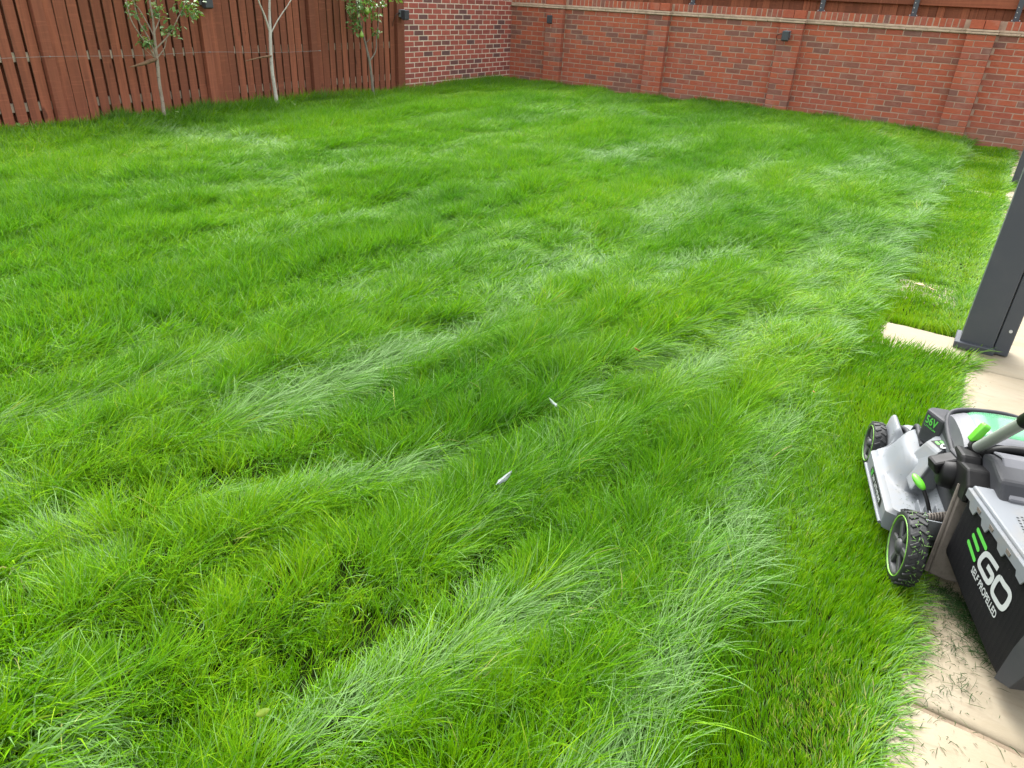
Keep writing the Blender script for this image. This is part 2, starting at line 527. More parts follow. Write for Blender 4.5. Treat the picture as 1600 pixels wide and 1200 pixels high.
# patio: mortar bed + single slabs
patio = obj('patio', box(PATIO_X + 0.004, 12.0, -15.0, -0.4, -0.14, -0.012), M_JOINT)
tag(patio, kind='structure')
def slab_vf(lx, ly, n=9, seed=0):
    rg = np.random.default_rng(seed)
    ns = Noise(seed + 50)
    xs = np.concatenate([[0, 0.006], np.linspace(0.02, lx - 0.02, n), [lx - 0.006, lx]])
    ys = np.concatenate([[0, 0.006], np.linspace(0.02, ly - 0.02, n), [ly - 0.006, ly]])
    V = []
    m = len(xs)
    for i, a in enumerate(xs):
        for j, b in enumerate(ys):
            e = min(i, j, m - 1 - i, m - 1 - j)
            z = float(0.0025 * ns(np.array(a * 9), np.array(b * 9)) + 0.0015 * ns(np.array(a * 30 + 5), np.array(b * 30)))
            dx = dy = 0.0
            if e <= 1:
                wv = 0.004 * float(ns(np.array(a * 14 + 40), np.array(b * 14)))
                if i <= 1: dx = wv
                if i >= m - 2: dx = wv
                if j <= 1: dy = wv
                if j >= m - 2: dy = wv
            z += {0: -0.011, 1: -0.003}.get(e, 0.0)
            V.append((a + dx, b + dy, z))
    F = [(i * m + j, (i + 1) * m + j, (i + 1) * m + j + 1, i * m + j + 1) for i in range(m - 1) for j in range(m - 1)]
    k = len(V)
    ring = [i * m for i in range(m)] + [(m - 1) * m + j for j in range(1, m)] + [i * m + m - 1 for i in range(m - 2, -1, -1)] + [j for j in range(m - 2, 0, -1)]
    V += [(V[i][0], V[i][1], -0.04) for i in ring]
    q = len(ring)
    F += [(ring[i], k + i, k + (i + 1) % q, ring[(i + 1) % q]) for i in range(q)]
    return V, F
rows = [(-13.1, -11.68), (-11.67, -10.462), (-10.445, -9.25), (-9.238, -8.135), (-8.125, -7.13), (-7.12, -5.9), (-5.89, -4.7), (-4.69, -3.5), (-3.49, -2.3), (-2.29, -1.1)]
k = 0
for ri, (y0, y1) in enumerate(rows):
    x0 = PATIO_X + 0.002
    for wdt in ((0.9, 0.9, 0.9), (1.2, 0.6, 0.9), (0.75, 0.9, 0.9))[ri % 3]:
        o = obj('paving_slab', slab_vf(wdt - 0.012, y1 - y0, 9, 100 + k), M_STONE, patio, True)
        o.location = (x0, y0, -0.002 + 0.004 * random.random())
        x0 += wdt
        k += 1
o = obj('paving_slab', slab_vf(0.445, 0.36, 9, 900), M_STONE, patio, True)
o.location = (7.70, -8.115, -0.004)

def stepping(loc, lx, ly, label, seed):
    o = obj('stepping_stone', slab_vf(lx, ly, 9, seed), M_STONE, None, True)
    o.location = loc
    return tag(o, label, 'stepping stone')
stepping((7.66, -7.28, -0.008), 0.38, 0.42, 'sandstone stepping stone sunk in mown grass, littered with clippings and dry leaves', 77)
stepping((7.74, -3.56, -0.008), 0.30, 0.2, 'overgrown stepping stone in a small gap of the mown strip beyond the first', 78)

# ================================================================== brick walls
def brick_vf(L, D=0.1025, H=0.065, ch=0.0035, seed=0):
    """front at y = 0 facing -Y, origin bottom centre"""
    rg = random.Random(seed)
    j = lambda s=0.0014: (rg.random() - 0.5) * 2 * s
    a = L / 2
    V = [(-a, D, 0), (a, D, 0), (a, D, H), (-a, D, H)]
    V += [(-a + j(), ch, j()), (a + j(), ch, j()), (a + j(), ch, H + j()), (-a + j(), ch, H + j())]
    V += [(-a + ch + j(), j(0.0008), ch + j()), (a - ch + j(), j(0.0008), ch + j()), (a - ch + j(), j(0.0008), H - ch + j()), (-a + ch + j(), j(0.0008), H - ch + j())]
    F = [(8, 9, 10, 11)]
    for i in range(4):
        n = (i + 1) % 4
        F.append((4 + i, 4 + n, 8 + n, 8 + i))
        F.append((i, n, 4 + n, 4 + i))
    return V, F

_bm_cache = {}
def brick_mesh(L, mat, seed, D=0.1025, H=0.065):
    key = (round(L, 3), mat.name, seed % 5, round(D, 3), round(H, 3))
    if key not in _bm_cache:
        _bm_cache[key] = mesh_of('brick', brick_vf(L, D, H, seed=seed % 5), mat)
    return _bm_cache[key]

def brick_obj(parent, L, mat, M, name='brick', D=0.1025, H=0.065):
    o = bpy.data.objects.new(name, brick_mesh(L, mat, random.randrange(5), D, H))
    link(o, parent)
    o.matrix_local = M
    return o

def stuff_bricks(parent, items, mat, name='brick_field'):
    V, F, R = [], [], []
    for (L, M) in items:
        v, f = brick_vf(L, seed=random.randrange(5))
        o = len(V)
        V += [tuple(M @ Vector(p)) for p in v]
        F += [tuple(i + o for i in q) for q in f]
        R += [random.random()] * len(v)
    ob = obj(name, (V, F), mat, parent)
    at = ob.data.attributes.new('rnd', 'FLOAT', 'POINT')
    at.data.foreach_set('value', R)
    ob['kind'] = 'stuff'
    return ob

Z0 = 1.332 - 18 * 0.075
WALL_END = 10.2
# ---- long back wall
wall = empty('garden_wall', (0, 0, 0))
tag(wall, 'long low red brick garden wall with shallow piers and buff creasing', 'wall')
obj('mortar', box(0.0, WALL_END, 0.0030, 0.2, Z0 - 0.2, 1.334), M_MORTAR, wall)
PIERS = [1.107, 3.025, 5.103, 7.507, 9.9]
PW = 0.3275
items = []
for row in range(18):
    z = Z0 + row * 0.075
    off = 0.0 if row % 2 == 0 else 0.1125
    n = int(WALL_END / 0.225) + 1
    for i in range(-1, n):
        xc = i * 0.225 + off + 0.1125
        a, b = xc - 0.1075, xc + 0.1075
        a = max(a, 0.004); b = min(b, WALL_END)
        segs = [(a, b)]
        for p in PIERS:
            l, r = p - PW + 0.004, p - 0.004
            ns = []
            for (s, e) in segs:
                if e <= l or s >= r: ns.append((s, e)); continue
                if s < l: ns.append((s, l - 0.006))
                if e > r: ns.append((r + 0.006, e))
            segs = ns
        for (s, e) in segs:
            if e - s > 0.03:
                L = round((e - s) / 0.005) * 0.005
                M = Matrix.Translation(((s + e) / 2 + random.uniform(-.0015, .0015), random.uniform(-0.0015, 0.0015), z + 0.005 + random.uniform(-.0012, .0012))) @ Euler((random.uniform(-.006, .006), random.uniform(-.005, .005), random.uniform(-.008, .008))).to_matrix().to_4x4()
                items.append((L, M))
# the ones that show largest (nearest, in view) are single objects
inview = sorted(items, key=lambda t: abs(t[1].translation.x - 6.6))
singles, rest = inview[:300], inview[300:]
for L, M in singles:
    brick_obj(wall, L, M_BRICK, M)
stuff_bricks(wall, rest, M_BRICK)
# piers
for pi, p in enumerate(PIERS):
    pil = obj('pier', box(p - PW + 0.004, p - 0.004, -0.0965, 0.003, Z0 - 0.2, 1.333), M_MORTAR, wall)
    for row in range(18):
        z = Z0 + row * 0.075 + 0.005
        x = p - PW
        for L in ((0.215, 0.1025) if row % 2 else (0.1025, 0.215)):
            M = Matrix.Translation((x + L / 2, -0.101 + random.uniform(-.0012, .0012), z))
            brick_obj(pil, L, M_BRICK, M, D=0.1)
            x += L + 0.01
    for q in range(2):       # cap bricks laid over the pier
        L = 0.16
        M = Matrix.Translation((p - PW + 0.081 + q * 0.166, -0.105, 1.394))
        brick_obj(pil, L, M_BRICK, M, 'cap_brick', D=0.3, H=0.104)
# creasing: two thin tile courses
cre = obj('creasing', box(0.0, WALL_END, -0.012, 0.2, 1.335, 1.391), M_CREASE, wall)
for c in range(2):
    x = 0.003 + 0.13 * c
    while x < WALL_END:
        L = 0.262
        o = obj('creasing_tile', box(0, min(L, WALL_END - x), -0.030 + 0.006 * c + random.uniform(-.002, .002), 0.1, 0, 0.023, 0.003), M_CREASE, cre)
        o.location = (x, 0, 1.336 + c * 0.029 + random.uniform(-.001, .001))
        o.rotation_euler = (random.uniform(-.01, .01), random.uniform(-.004, .004), 0)
        x += L + 0.006
    for p in PIERS:
        obj('creasing_tile', box(p - PW - 0.02, p + 0.02, -0.128 + 0.006 * c, -0.034, 1.3365 + c * 0.029, 1.3595 + c * 0.029, 0.003), M_CREASE, cre)
# brick-on-edge coping
cop = obj('coping', box(0.0, WALL_END, -0.0035, 0.2, 1.392, 1.494), M_MORTAR, wall)
x = 0.01
cop_n = 0
while x < WALL_END:
    if not any(p - PW - 0.04 < x + 0.033 < p + 0.04 for p in PIERS):
        M = Matrix.Translation((x + 0.0325, -0.006 + random.uniform(-.002, .002), 1.394 + random.uniform(-.002, .002)))
        brick_obj(cop, 0.065, M_BRICK, M, 'coping_brick', D=0.21, H=0.1025)
    x += 0.0765

# ---- short tall wall at the end of the fence
wall2 = empty('gable_wall', (0, 0, 0))
tag(wall2, 'short tall red brick wall with cream joints at the end of the fence', 'wall')
W2 = 2.90
H2 = 28
obj('mortar', box(-0.21, -0.0025, -W2 + 0.003, 0.2, Z0 - 0.2, Z0 + H2 * 0.075), M_MORTAR2, wall2)
ROT = Matrix.Rotation(math.radians(90), 4, 'Z')
items = []
for row in range(H2):
    z = Z0 + row * 0.075
    off = 0.0 if row % 2 == 0 else -0.1125
    for i in range(-1, 14):
        c = -W2 + i * 0.225 + 0.1125 - off
        a, b = max(c - 0.1055, -W2), min(c + 0.1055, 0.1)
        if b - a < 0.04: continue
        L = round((b - a) / 0.005) * 0.005
        items.append((L, Matrix.Translation((random.uniform(-.0015, .0015), (a + b) / 2, z + 0.005 + random.uniform(-.0012, .0012))) @ ROT @ Euler((random.uniform(-.005, .005), random.uniform(-.005, .005), random.uniform(-.006, .006))).to_matrix().to_4x4()))
items.sort(key=lambda t: t[1].translation.z)
for L, M in items[:300]:
    brick_obj(wall2, L, M_BRICK2, M)
stuff_bricks(wall2, items[300:], M_BRICK2)

# ================================================================== timber fence on the left
fence = empty('timber_fence', (0, -6, 0))
tag(fence, 'tall brown stained timber fence of upright boards with narrow gaps', 'fence')
FB = -6.0
POSTS = [9.98, 8.16, 6.385, 4.78, 3.10]          # distance from the corner
FH = 1.85
def board_mesh(wid, h, th=0.02, seed=0):
    rg = random.Random(seed)
    c = 0.002
    N = 5
    V, F, mi = [], [], []
    xs = [rg.uniform(-.0025, .0025) for _ in range(N)]
    for i in range(N):
        z = h * i / (N - 1)
        d = xs[i]
        V += [(0, -wid / 2 + d, z), (th - c, -wid / 2 + d, z), (th, -wid / 2 + d + c, z), (th, wid / 2 + d - c, z), (th - c, wid / 2 + d, z), (0, wid / 2 + d, z)]
    for i in range(N - 1):
        for k in range(6):
            a, b = i * 6 + k, i * 6 + (k + 1) % 6
            F.append((a, b, b + 6, a + 6)); mi.append(1 if k in (0, 4) else 0)
    F.append(tuple(range(5, -1, -1))); mi.append(0)
    F.append(tuple(range((N - 1) * 6, N * 6))); mi.append(1)
    me = mesh_of('board', (V, F), [M_FENCE, M_FENCE_EDGE])
    me.polygons.foreach_set('material_index', mi)
    return me
BM = [board_mesh(0.0955, FH - 0.1, 0.014, s) for s in range(6)]
BMB = []
for _s in range(3):
    _c = board_mesh(0.121, FH - 0.1, 0.014, _s); _c.materials.clear(); _c.materials.append(M_FENCE); _c.materials.append(M_FENCE); BMB.append(_c)
BMW = [board_mesh(0.116, FH - 0.1, 0.014, s) for s in range(3)]
for a, b in zip(POSTS[:-1], POSTS[1:]):
    lo, hi = b + 0.05, a - 0.05
    n = int(round((hi - lo) / 0.1195))
    p = (hi - lo) / n
    for i in range(n):
        s = lo + (i + 0.5) * p
        wide = i in (n - 1, n - 2)
        o = bpy.data.objects.new('board', random.choice(BMW if wide else BM))
        link(o, fence)
        o.location = (0.022 + random.uniform(-.002, .003), -s - FB, 0.10 + random.uniform(-.008, .004))
        o.rotation_euler = (random.uniform(-.0035, .0035), random.uniform(-.004, .004), random.uniform(-.03, .03))
    for i in range(n + 1):      # boards on the far face close the view through the gaps
        s = lo + i * p
        o = bpy.data.objects.new('back_board', random.choice(BMB))
        link(o, fence)
        o.location = (-0.075, -s - FB, 0.09)
    for z in (0.33, 0.77, 1.55):
        obj('rail', box(-0.045, 0.018, -hi - 0.05 - FB, -lo + 0.05 - FB, z - 0.04, z + 0.04), M_RAIL, fence)
    obj('gravel_board', box(-0.03, 0.028, -hi - 0.02 - FB, -lo + 0.02 - FB, -0.1, 0.095, 0.004), M_CONC, fence)
for p in POSTS:
    obj('post', box(-0.02, 0.088, -p - 0.05 - FB, -p + 0.05 - FB, -0.2, FH + 0.05, 0.004), M_FENCE_POST, fence)
obj('post', box(-0.08, 0.02, -2.985 - FB, -2.915 - FB, -0.2, FH, 0.004), M_FENCE_POST, fence)

wire = obj('training_wire', tube(smooth_path([(0.10, -9.98, 0.78), (0.098, -9.0, 0.772), (0.10, -8.16, 0.775), (0.097, -7.3, 0.757), (0.10, -6.385, 0.766), (0.097, -5.5, 0.735), (0.10, -4.70, 0.735)], 6), 0.0016, 5), M_WIRE)
tag(wire, 'thin galvanised training wire strung along the timber fence', 'wire')
for s, z in ((8.16, 0.775), (6.385, 0.766), (4.70, 0.735)):
    obj('vine_eye', tube([(0.075, -s, z), (0.104, -s, z)], 0.006, 6), M_WIRE, wire)

# ================================================================== fence on top of the back wall
tf = empty('wall_top_fence', (0, 0.2, 1.5))
tag(tf, 'brown close board fence standing behind and above the brick coping', 'fence')
x = 0.2
tb = [mesh_of('board', box(-0.05, 0.05, 0, 0.018, 0, 1.3, 0.002), M_FENCE_TOP) for _ in range(1)]
tb.append(mesh_of('board', box(-0.046, 0.052, 0, 0.02, 0, 1.3, 0.005), M_FENCE_TOP))
while x < WALL_END:
    o = bpy.data.objects.new('board', random.choice(tb))
    link(o, tf)
    o.location = (x, 0.03 + random.uniform(-.004, .004), -0.02)
    o.rotation_euler = (0, random.uniform(-.004, .004), random.uniform(-0.07, 0.0))
    x += 0.098
obj('back_panel', box(0.1, WALL_END, 0.055, 0.07, -0.05, 1.3), M_FENCE_TOP, tf)
for a, b in ((0.1, 3.28), (3.285, 6.44), (6.445, WALL_END)):
    obj('rail', box(a, b, -0.03, 0.028, 0.135, 0.28, 0.004), M_RAIL_TOP, tf)
    obj('rail', box(a, b, -0.02, 0.028, 0.9, 0.98, 0.004), M_RAIL_TOP, tf)
for bx_ in (1.80, 3.30, 5.25, 6.46, 7.66, 8.9):
    br = obj('bracket', box(bx_ - 0.032, bx_ + 0.032, -0.085, -0.045, -0.004, 0.5, 0.003), M_STEEL, tf)
    obj('base_plate', box(bx_ - 0.055, bx_ + 0.055, -0.10, -0.03, -0.0035, 0.004), M_STEEL, br)
    for dz in (0.045, 0.10, 0.16):
        obj('bolt', tube([(bx_ - 0.012, -0.086, dz), (bx_ - 0.012, -0.094, dz)], 0.007, 6), M_BOLT, br)
    for dx in (-0.043, 0.043):
        obj('bolt', tube([(bx_ + dx, -0.085, 0.003), (bx_ + dx, -0.085, 0.016)], 0.006, 6), M_BOLT, br)
    obj('upright', box(bx_ - 0.04, bx_ + 0.04, -0.044, -0.031, 0.14, 1.3, 0.003), M_RAIL_TOP, br)

# ================================================================== wall lights
def wall_light(loc, rz, label, cable=None):
    """faces -Y before rotation"""
    r = empty('wall_light', loc, rz)
    tag(r, label, 'wall light', 'small grey wall lights round the garden')
    obj('back_box', box(-0.045, 0.045, -0.05, 0.0, -0.045, 0.055, 0.004), M_LIGHT_G, r)
    hood = prism([(-0.125, 0.052), (-0.045, 0.052), (-0.045, -0.06), (-0.085, -0.085), (-0.125, -0.07)], 0, -0.048, 0.048, 0.004)
    obj('hood', hood, M_LIGHT_D, r)
    obj('gland', tube([(-0.044, -0.025, 0.005), (-0.066, -0.025, 0.005)], 0.011, 8), M_CABLE, r)
    if cable:
        obj('cable', tube(smooth_path(cable, 5), 0.0045, 6), M_CABLE, r)
    return r
wall_light((0.862, -0.001, 1.175), 0, 'small grey box light on the brick wall close to the corner of the walls')
wall_light((4.905, -0.101, 1.175), 0, 'small grey box light on a brick pier, with a short black cable at its side', [(-0.06, -0.025, 0.005), (-0.10, -0.025, 0.005), (-0.145, -0.01, -0.012), (-0.155, 0.04, -0.06), (-0.15, 0.096, -0.1)])
wall_light((0.089, -6.385, 1.29), math.radians(90), 'grey box light on a fence post beside the many-branched leafy tree')
wall_light((0.089, -3.075, 1.185), math.radians(90), 'grey box light on the end fence post next to the brick wall', [(-0.06, -0.025, 0.005), (-0.10, -0.02, 0.0), (-0.135, -0.01, -0.04), (-0.14, 0.02, -0.10), (-0.13, 0.045, -0.16)])

# ================================================================== pergola posts
def pergola_post(x0, y0, label):
    r = empty('pergola_post', (x0, y0, 0))
    tag(r, label, 'post', 'anthracite pergola posts along the patio edge')
    obj('column', box(0.0, 0.15, 0.0, 0.15, 0.0, 2.45, 0.004, 2), M_STEEL, r)
    sk = obj('base_skirt', box(-0.022, 0.162, -0.022, 0.165, 0.0, 0.034, 0.003), M_STEEL, r)
    ch = obj('side_channel', box(0.154, 0.222, 0.004, 0.11, 0.004, 2.45, 0.004), M_STEEL, r)
    obj('bolt', tube([(0.195, 0.006, 0.14), (0.195, -0.004, 0.14)], 0.008, 8), M_BOLT, ch)
    obj('bolt', tube([(0.195, 0.006, 0.62), (0.195, -0.003, 0.62)], 0.004, 6), M_BOLT, ch)
    return r
pergola_post(8.085, -7.90, 'dark grey square metal pergola post standing by the paved step')
pergola_post(8.175, -2.90, 'dark grey metal pergola post far down the mown strip near the brick wall')

# ================================================================== young fruit trees
def leaf_vf(L, wd_, fold, curl):
    """leaf along +X, midrib fold, 6 triangles"""
    pts = [(0, 0, 0)]
    V = [(0, 0, 0), (L * .3, wd_ * .42, fold * wd_ + curl * L * .03), (L * .68, wd_ * .40, fold * wd_ - curl * L * .05), (L, 0, -curl * L * .2), (L * .68, -wd_ * .40, fold * wd_ - curl * L * .05), (L * .3, -wd_ * .42, fold * wd_ + curl * L * .03), (L * .5, 0, curl * L * .02)]
    F = [(0, 6, 1), (1, 6, 2), (2, 6, 3), (3, 6, 4), (4, 6, 5), (5, 6, 0)]
    return V, F

def crown_mesh(centres, L=0.055, per=16, spread=0.06, seed=0):
    rg = random.Random(seed)
    V, F, T = [], [], []
    for c in centres:
        n = int(1.6 * c[3]) if len(c) > 3 else per
        sp = c[4] if len(c) > 4 else spread
        base = rg.random()
        for _ in range(n):
            d = Vector((rg.gauss(0, 1), rg.gauss(0, 1), rg.gauss(0, 0.8)))
            p = Vector(c[:3]) + d * sp * 0.55
            l = L * rg.uniform(0.6, 1.15)
            v, f = leaf_vf(l, l * rg.uniform(0.5, 0.62), rg.uniform(0.05, 0.3), rg.uniform(-.2, 1.2))
            M = Matrix.Translation(p) @ Euler((rg.uniform(-.8, .8), rg.uniform(-.6, .9), rg.uniform(0, 6.28))).to_matrix().to_4x4()
            o = len(V)
            V += [tuple(M @ Vector(q)) for q in v]
            F += [tuple(i + o for i in q) for q in f]
            T += [min(1, max(0, 0.5 * base + 0.6 * rg.random()))] * len(v)
    me = mesh_of('crown', (V, F), M_LEAF, True)
    a = me.attributes.new('tone', 'FLOAT', 'POINT')
    a.data.foreach_set('value', T)
    return me

def tree(name, label, trunk, rads, branches, bark, crown, crown_kw, group='young fruit trees along the fence'):
    x0, y0, zz = trunk[0]
    r = empty(name, (x0, y0, float(gz(x0, y0))))
    tag(r, label, 'tree', group)
    off = Vector((x0, y0, float(gz(x0, y0))))
    L = lambda pts: [Vector(p) - off for p in pts]
    tp = smooth_path(L(trunk), 6)
    rr = np.interp(np.linspace(0, 1, len(tp)), np.linspace(0, 1, len(rads)), rads).tolist()
    rr = [a * (1 + 0.13 * math.sin(i * 2.1) * (i % 3 == 0)) for i, a in enumerate(rr)]
    obj('trunk', tube(tp, rr, 10, 0.12), bark, r, True)
    for pts, ra, rb in branches:
        bp = smooth_path(L(pts), 5)
        obj('branch', tube(bp, np.linspace(ra, rb, len(bp)).tolist(), 7, 0.15), bark, r, True)
    if crown:
        me = crown_mesh([tuple(Vector(c[:3]) - off) + tuple(c[3:]) for c in crown], **crown_kw)
        obj('crown', me, None, r)
    return r, off

X1 = 0.30
T1 = [(X1, -7.218, 0.05), (X1, -7.205, 0.308), (X1, -7.202, 0.5), (X1, -7.186, 0.687), (X1, -7.18, 0.81), (X1, -7.164, 0.961), (X1, -7.15, 1.11), (X1, -7.15, 1.3), (X1 + .02, -7.13, 1.6), (X1 + .02, -7.14, 2.0)]
B1 = [([(X1, -7.195, 0.735), (X1 + .04, -7.259, 0.824), (X1 + .07, -7.337, 0.922), (X1 + .1, -7.44, 1.08), (X1 + .1, -7.462, 1.222), (X1 + .1, -7.45, 1.5)], 0.009, 0.004),
      ([(X1, -7.19, 0.80), (X1 + .02, -7.258, 0.962), (X1 + .03, -7.324, 1.08), (X1 + .03, -7.341, 1.224), (X1 + .03, -7.34, 1.5)], 0.009, 0.004),
      ([(X1, -7.168, 0.95), (X1 - .03, -7.205, 1.08), (X1 - .05, -7.251, 1.196), (X1 - .06, -7.33, 1.33), (X1 - .06, -7.4, 1.6)], 0.008, 0.003),
      ([(X1, -7.178, 0.83), (X1 + .05, -7.06, 0.942), (X1 + .08, -6.982, 1.038), (X1 + .1, -6.917, 1.141), (X1 + .12, -6.818, 1.29), (X1 + .12, -6.78, 1.5)], 0.008, 0.003),
      ([(X1, -7.184, 0.74), (X1 + .03, -7.096, 0.839), (X1 + .05, -7.049, 0.96), (X1 + .06, -6.985, 1.06)], 0.0065, 0.003),
      ([(X1, -7.160, 0.99), (X1 - .04, -7.046, 1.122), (X1 - .06, -7.05, 1.228), (X1 - .08, -7.02, 1.45)], 0.007, 0.003),
      ([(X1, -7.19, 0.735), (X1 + .05, -7.335, 0.84)], 0.004, 0.002)]
C1 = [(X1 + .1, -7.43, 1.17, 12, .07), (X1 + .06, -7.40, 1.26, 10, .06), (X1 + .06, -7.315, 0.92, 14, .07), (X1 + .06, -7.30, 0.86, 9, .05), (X1 + .02, -7.27, 1.02, 7, .05), (X1 - .03, -7.05, 1.22, 18, .08), (X1 + .03, -7.13, 1.16, 10, .06),
      (X1 + .12, -6.80, 1.24, 22, .09), (X1 + .1, -6.72, 1.20, 20, .08), (X1 + .1, -6.87, 1.20, 16, .08), (X1 + .08, -6.95, 1.05, 9, .05), (X1 + .07, -6.99, 0.985, 10, .06), (X1 + .05, -7.06, 1.01, 8, .05), (X1 + .06, -6.72, 1.33, 20, .09)]
for i in range(26):
    C1.append((X1 + random.uniform(-.25, .3), -7.12 + random.gauss(0, .28), random.uniform(1.38, 2.1), 16, .1))
t1, off1 = tree('fruit_tree', 'young leafy tree with many thin branches near a light on the fence', T1, [0.021, 0.018, 0.017, 0.018, 0.016, 0.013, 0.011, 0.009, 0.006, 0.004], B1, M_BARK_A, C1, dict(L=0.062, seed=3))
obj('tie', tube([Vector(p) - off1 for p in smooth_path([(X1 + .01, -7.19, 0.737), (X1 + .02, -7.27, 0.722), (X1 + .02, -7.38, 0.694), (X1 + .02, -7.515, 0.672)], 4)], [0.012, 0.017, 0.019, 0.02, 0.021, 0.021, 0.02, 0.018, 0.016, 0.013, 0.009, 0.005, 0.002], 8, 0.1), M_STRAP, t1, True)

T2 = [(X1, -5.655, 0.03), (X1, -5.672, 0.2), (X1, -5.680, 0.338), (X1, -5.693, 0.557), (X1, -5.682, 0.77), (X1, -5.662, 0.978), (X1, -5.643, 1.182), (X1, -5.61, 1.449), (X1, -5.6, 1.9), (X1, -5.6, 2.2)]
B2 = [([(X1, -5.667, 0.98), (X1 + .02, -5.732, 1.148), (X1 + .04, -5.805, 1.28), (X1 + .05, -5.86, 1.42), (X1 + .06, -5.95, 1.75)], 0.012, 0.005),
      ([(X1 + .02, -5.725, 1.12), (X1, -5.756, 1.235), (X1 - .02, -5.776, 1.346), (X1 - .03, -5.80, 1.7)], 0.009, 0.004),
      ([(X1, -5.656, 0.96), (X1 + .03, -5.547, 1.115), (X1 + .07, -5.398, 1.287), (X1 + .1, -5.314, 1.42), (X1 + .12, -5.2, 1.7)], 0.008, 0.004)]
C2 = [(X1 + random.uniform(-.3, .3), -5.6 + random.gauss(0, .3), random.uniform(1.55, 2.3), 16, .1) for _ in range(26)]
t2, off2 = tree('young_tree', 'young tree with pale silver trunk and bare forked branches at the fence', T2, [0.027, 0.024, 0.022, 0.021, 0.020, 0.019, 0.014, 0.011, 0.007, 0.004], B2, M_BARK_B, C2, dict(L=0.055, seed=4))
obj('tie', tube([Vector(p) - off2 for p in smooth_path([(X1 + .02, -5.70, 0.722), (X1 + .03, -5.79, 0.716), (X1 + .03, -5.91, 0.704), (X1 + .03, -6.10, 0.677)], 4)], [0.01, 0.011, 0.012, 0.0125, 0.0125, 0.012, 0.011, 0.010, 0.009, 0.008, 0.006, 0.004, 0.002], 8, 0.1), M_STRAP, t2, True)

T3 = [(X1, -3.935, 0.03), (X1, -3.945, 0.2), (X1, -3.959, 0.354), (X1, -3.984, 0.562), (X1, -4.014, 0.685), (X1, -4.065, 0.847), (X1, -4.115, 1.004), (X1, -4.172, 1.211), (X1, -4.2, 1.458), (X1, -4.22, 1.9)]
B3 = [([(X1, -3.988, 0.60), (X1 + .02, -3.905, 0.69), (X1 + .03, -3.874, 0.78), (X1 + .03, -3.868, 0.88), (X1 + .04, -3.84, 1.003), (X1 + .05, -3.81, 1.277), (X1 + .05, -3.8, 1.6)], 0.011, 0.004),
      ([(X1, -4.02, 0.70), (X1 + .03, -4.05, 0.655)], 0.006, 0.004),
      ([(X1, -4.06, 0.83), (X1 + .04, -4.02, 0.87), (X1 + .05, -4.01, 0.91)], 0.005, 0.002),
      ([(X1, -4.10, 1.0), (X1 + .08, -4.18, 1.1), (X1 + .1, -4.29, 1.2)], 0.006, 0.003)]
C3 = [(X1 + .06, -4.33, 1.24, 20, .08), (X1 + .05, -4.27, 1.13, 22, .08), (X1 + .05, -4.23, 1.3, 22, .09), (X1, -4.12, 1.28, 22, .09), (X1 + .04, -4.08, 1.2, 12, .07), (X1 + .04, -3.91, 1.29, 14, .06), (X1 + .04, -3.87, 1.17, 18, .06), (X1 + .05, -3.73, 1.29, 10, .05), (X1 + .04, -3.85, 0.955, 12, .05), (X1 + .05, -4.28, 1.02, 16, .07), (X1 + .03, -4.2, 1.07, 10, .06), (X1, -4.02, 1.34, 18, .08)]
for i in range(22):
    C3.append((X1 + random.uniform(-.25, .25), -4.1 + random.gauss(0, .22), random.uniform(1.38, 1.95), 16, .1))
t3, off3 = tree('pear_tree', 'young pear tree with dark trunk and green pears by the brick wall end', T3, [0.021, 0.020, 0.019, 0.018, 0.016, 0.013, 0.012, 0.010, 0.008, 0.005], B3, M_BARK_C, C3, dict(L=0.066, seed=6))
pear = mesh_of('pear', lathe([(-0.040, 0.0), (-0.038, 0.014), (-0.028, 0.028), (-0.012, 0.032), (0.008, 0.024), (0.026, 0.013), (0.038, 0.008), (0.042, 0.003), (0.060, 0.002), (0.060, 0.0)], 'z', 14), M_PEAR, True)
for p in ((X1 + .12, -4.245, 0.945), (X1 + .14, -4.14, 1.235), (X1 + .1, -4.10, 1.22), (X1 + .1, -4.3, 1.5)):
    o = bpy.data.objects.new('pear', pear); link(o, t3)
    o.location = Vector(p) - off3
    o.rotation_euler = (random.uniform(-.2, .2), random.uniform(-.2, .2), 0)

# weeds and a stone at the foot of the fence
def weed(loc, n, label, L=0.07):
    r = empty('weed', loc)
    tag(r, label, 'weed')
    rg = random.Random(int(loc[1] * 100))
    V, F, T = [], [], []
    for i in range(n):
        a = rg.uniform(0, 6.28)
        p = Vector((math.cos(a), math.sin(a), 0)) * rg.uniform(0, 0.05) + Vector((0, 0, rg.uniform(0.05, 0.14)))
        v, f = leaf_vf(L * rg.uniform(.7, 1.2), L * .55, .15, .6)
        M = Matrix.Translation(p) @ Euler((rg.uniform(-.4, .4), rg.uniform(-.5, .3), a)).to_matrix().to_4x4()
        o = len(V); V += [tuple(M @ Vector(q)) for q in v]; F += [tuple(k + o for k in q) for q in f]; T += [rg.uniform(.6, 1)] * len(v)
    me = mesh_of('leaves', (V, F), M_LEAF, True)
    me.attributes.new('tone', 'FLOAT', 'POINT').data.foreach_set('value', T)
    obj('leaves', me, None, r)
    obj('stem', tube([(0, 0, 0), (0.005, 0.005, 0.12)], 0.003, 5), M_LEAF, r)
    return r
weed((0.20, -8.62, 0.07), 12, 'pale leafy weed beside a grey stone at the fence foot')
weed((0.38, -5.52, 0.08), 8, 'small bright weed at the foot of the silver trunk', 0.06)
weed((0.36, -7.13, 0.08), 7, 'little pale weed at the foot of the many-branched tree', 0.05)
bm = bmesh.new(); bmesh.ops.create_icosphere(bm, subdivisions=2, radius=0.06)
for v in bm.verts:
    v.co *= 1 + random.uniform(-.16, .16); v.co.z *= 0.7
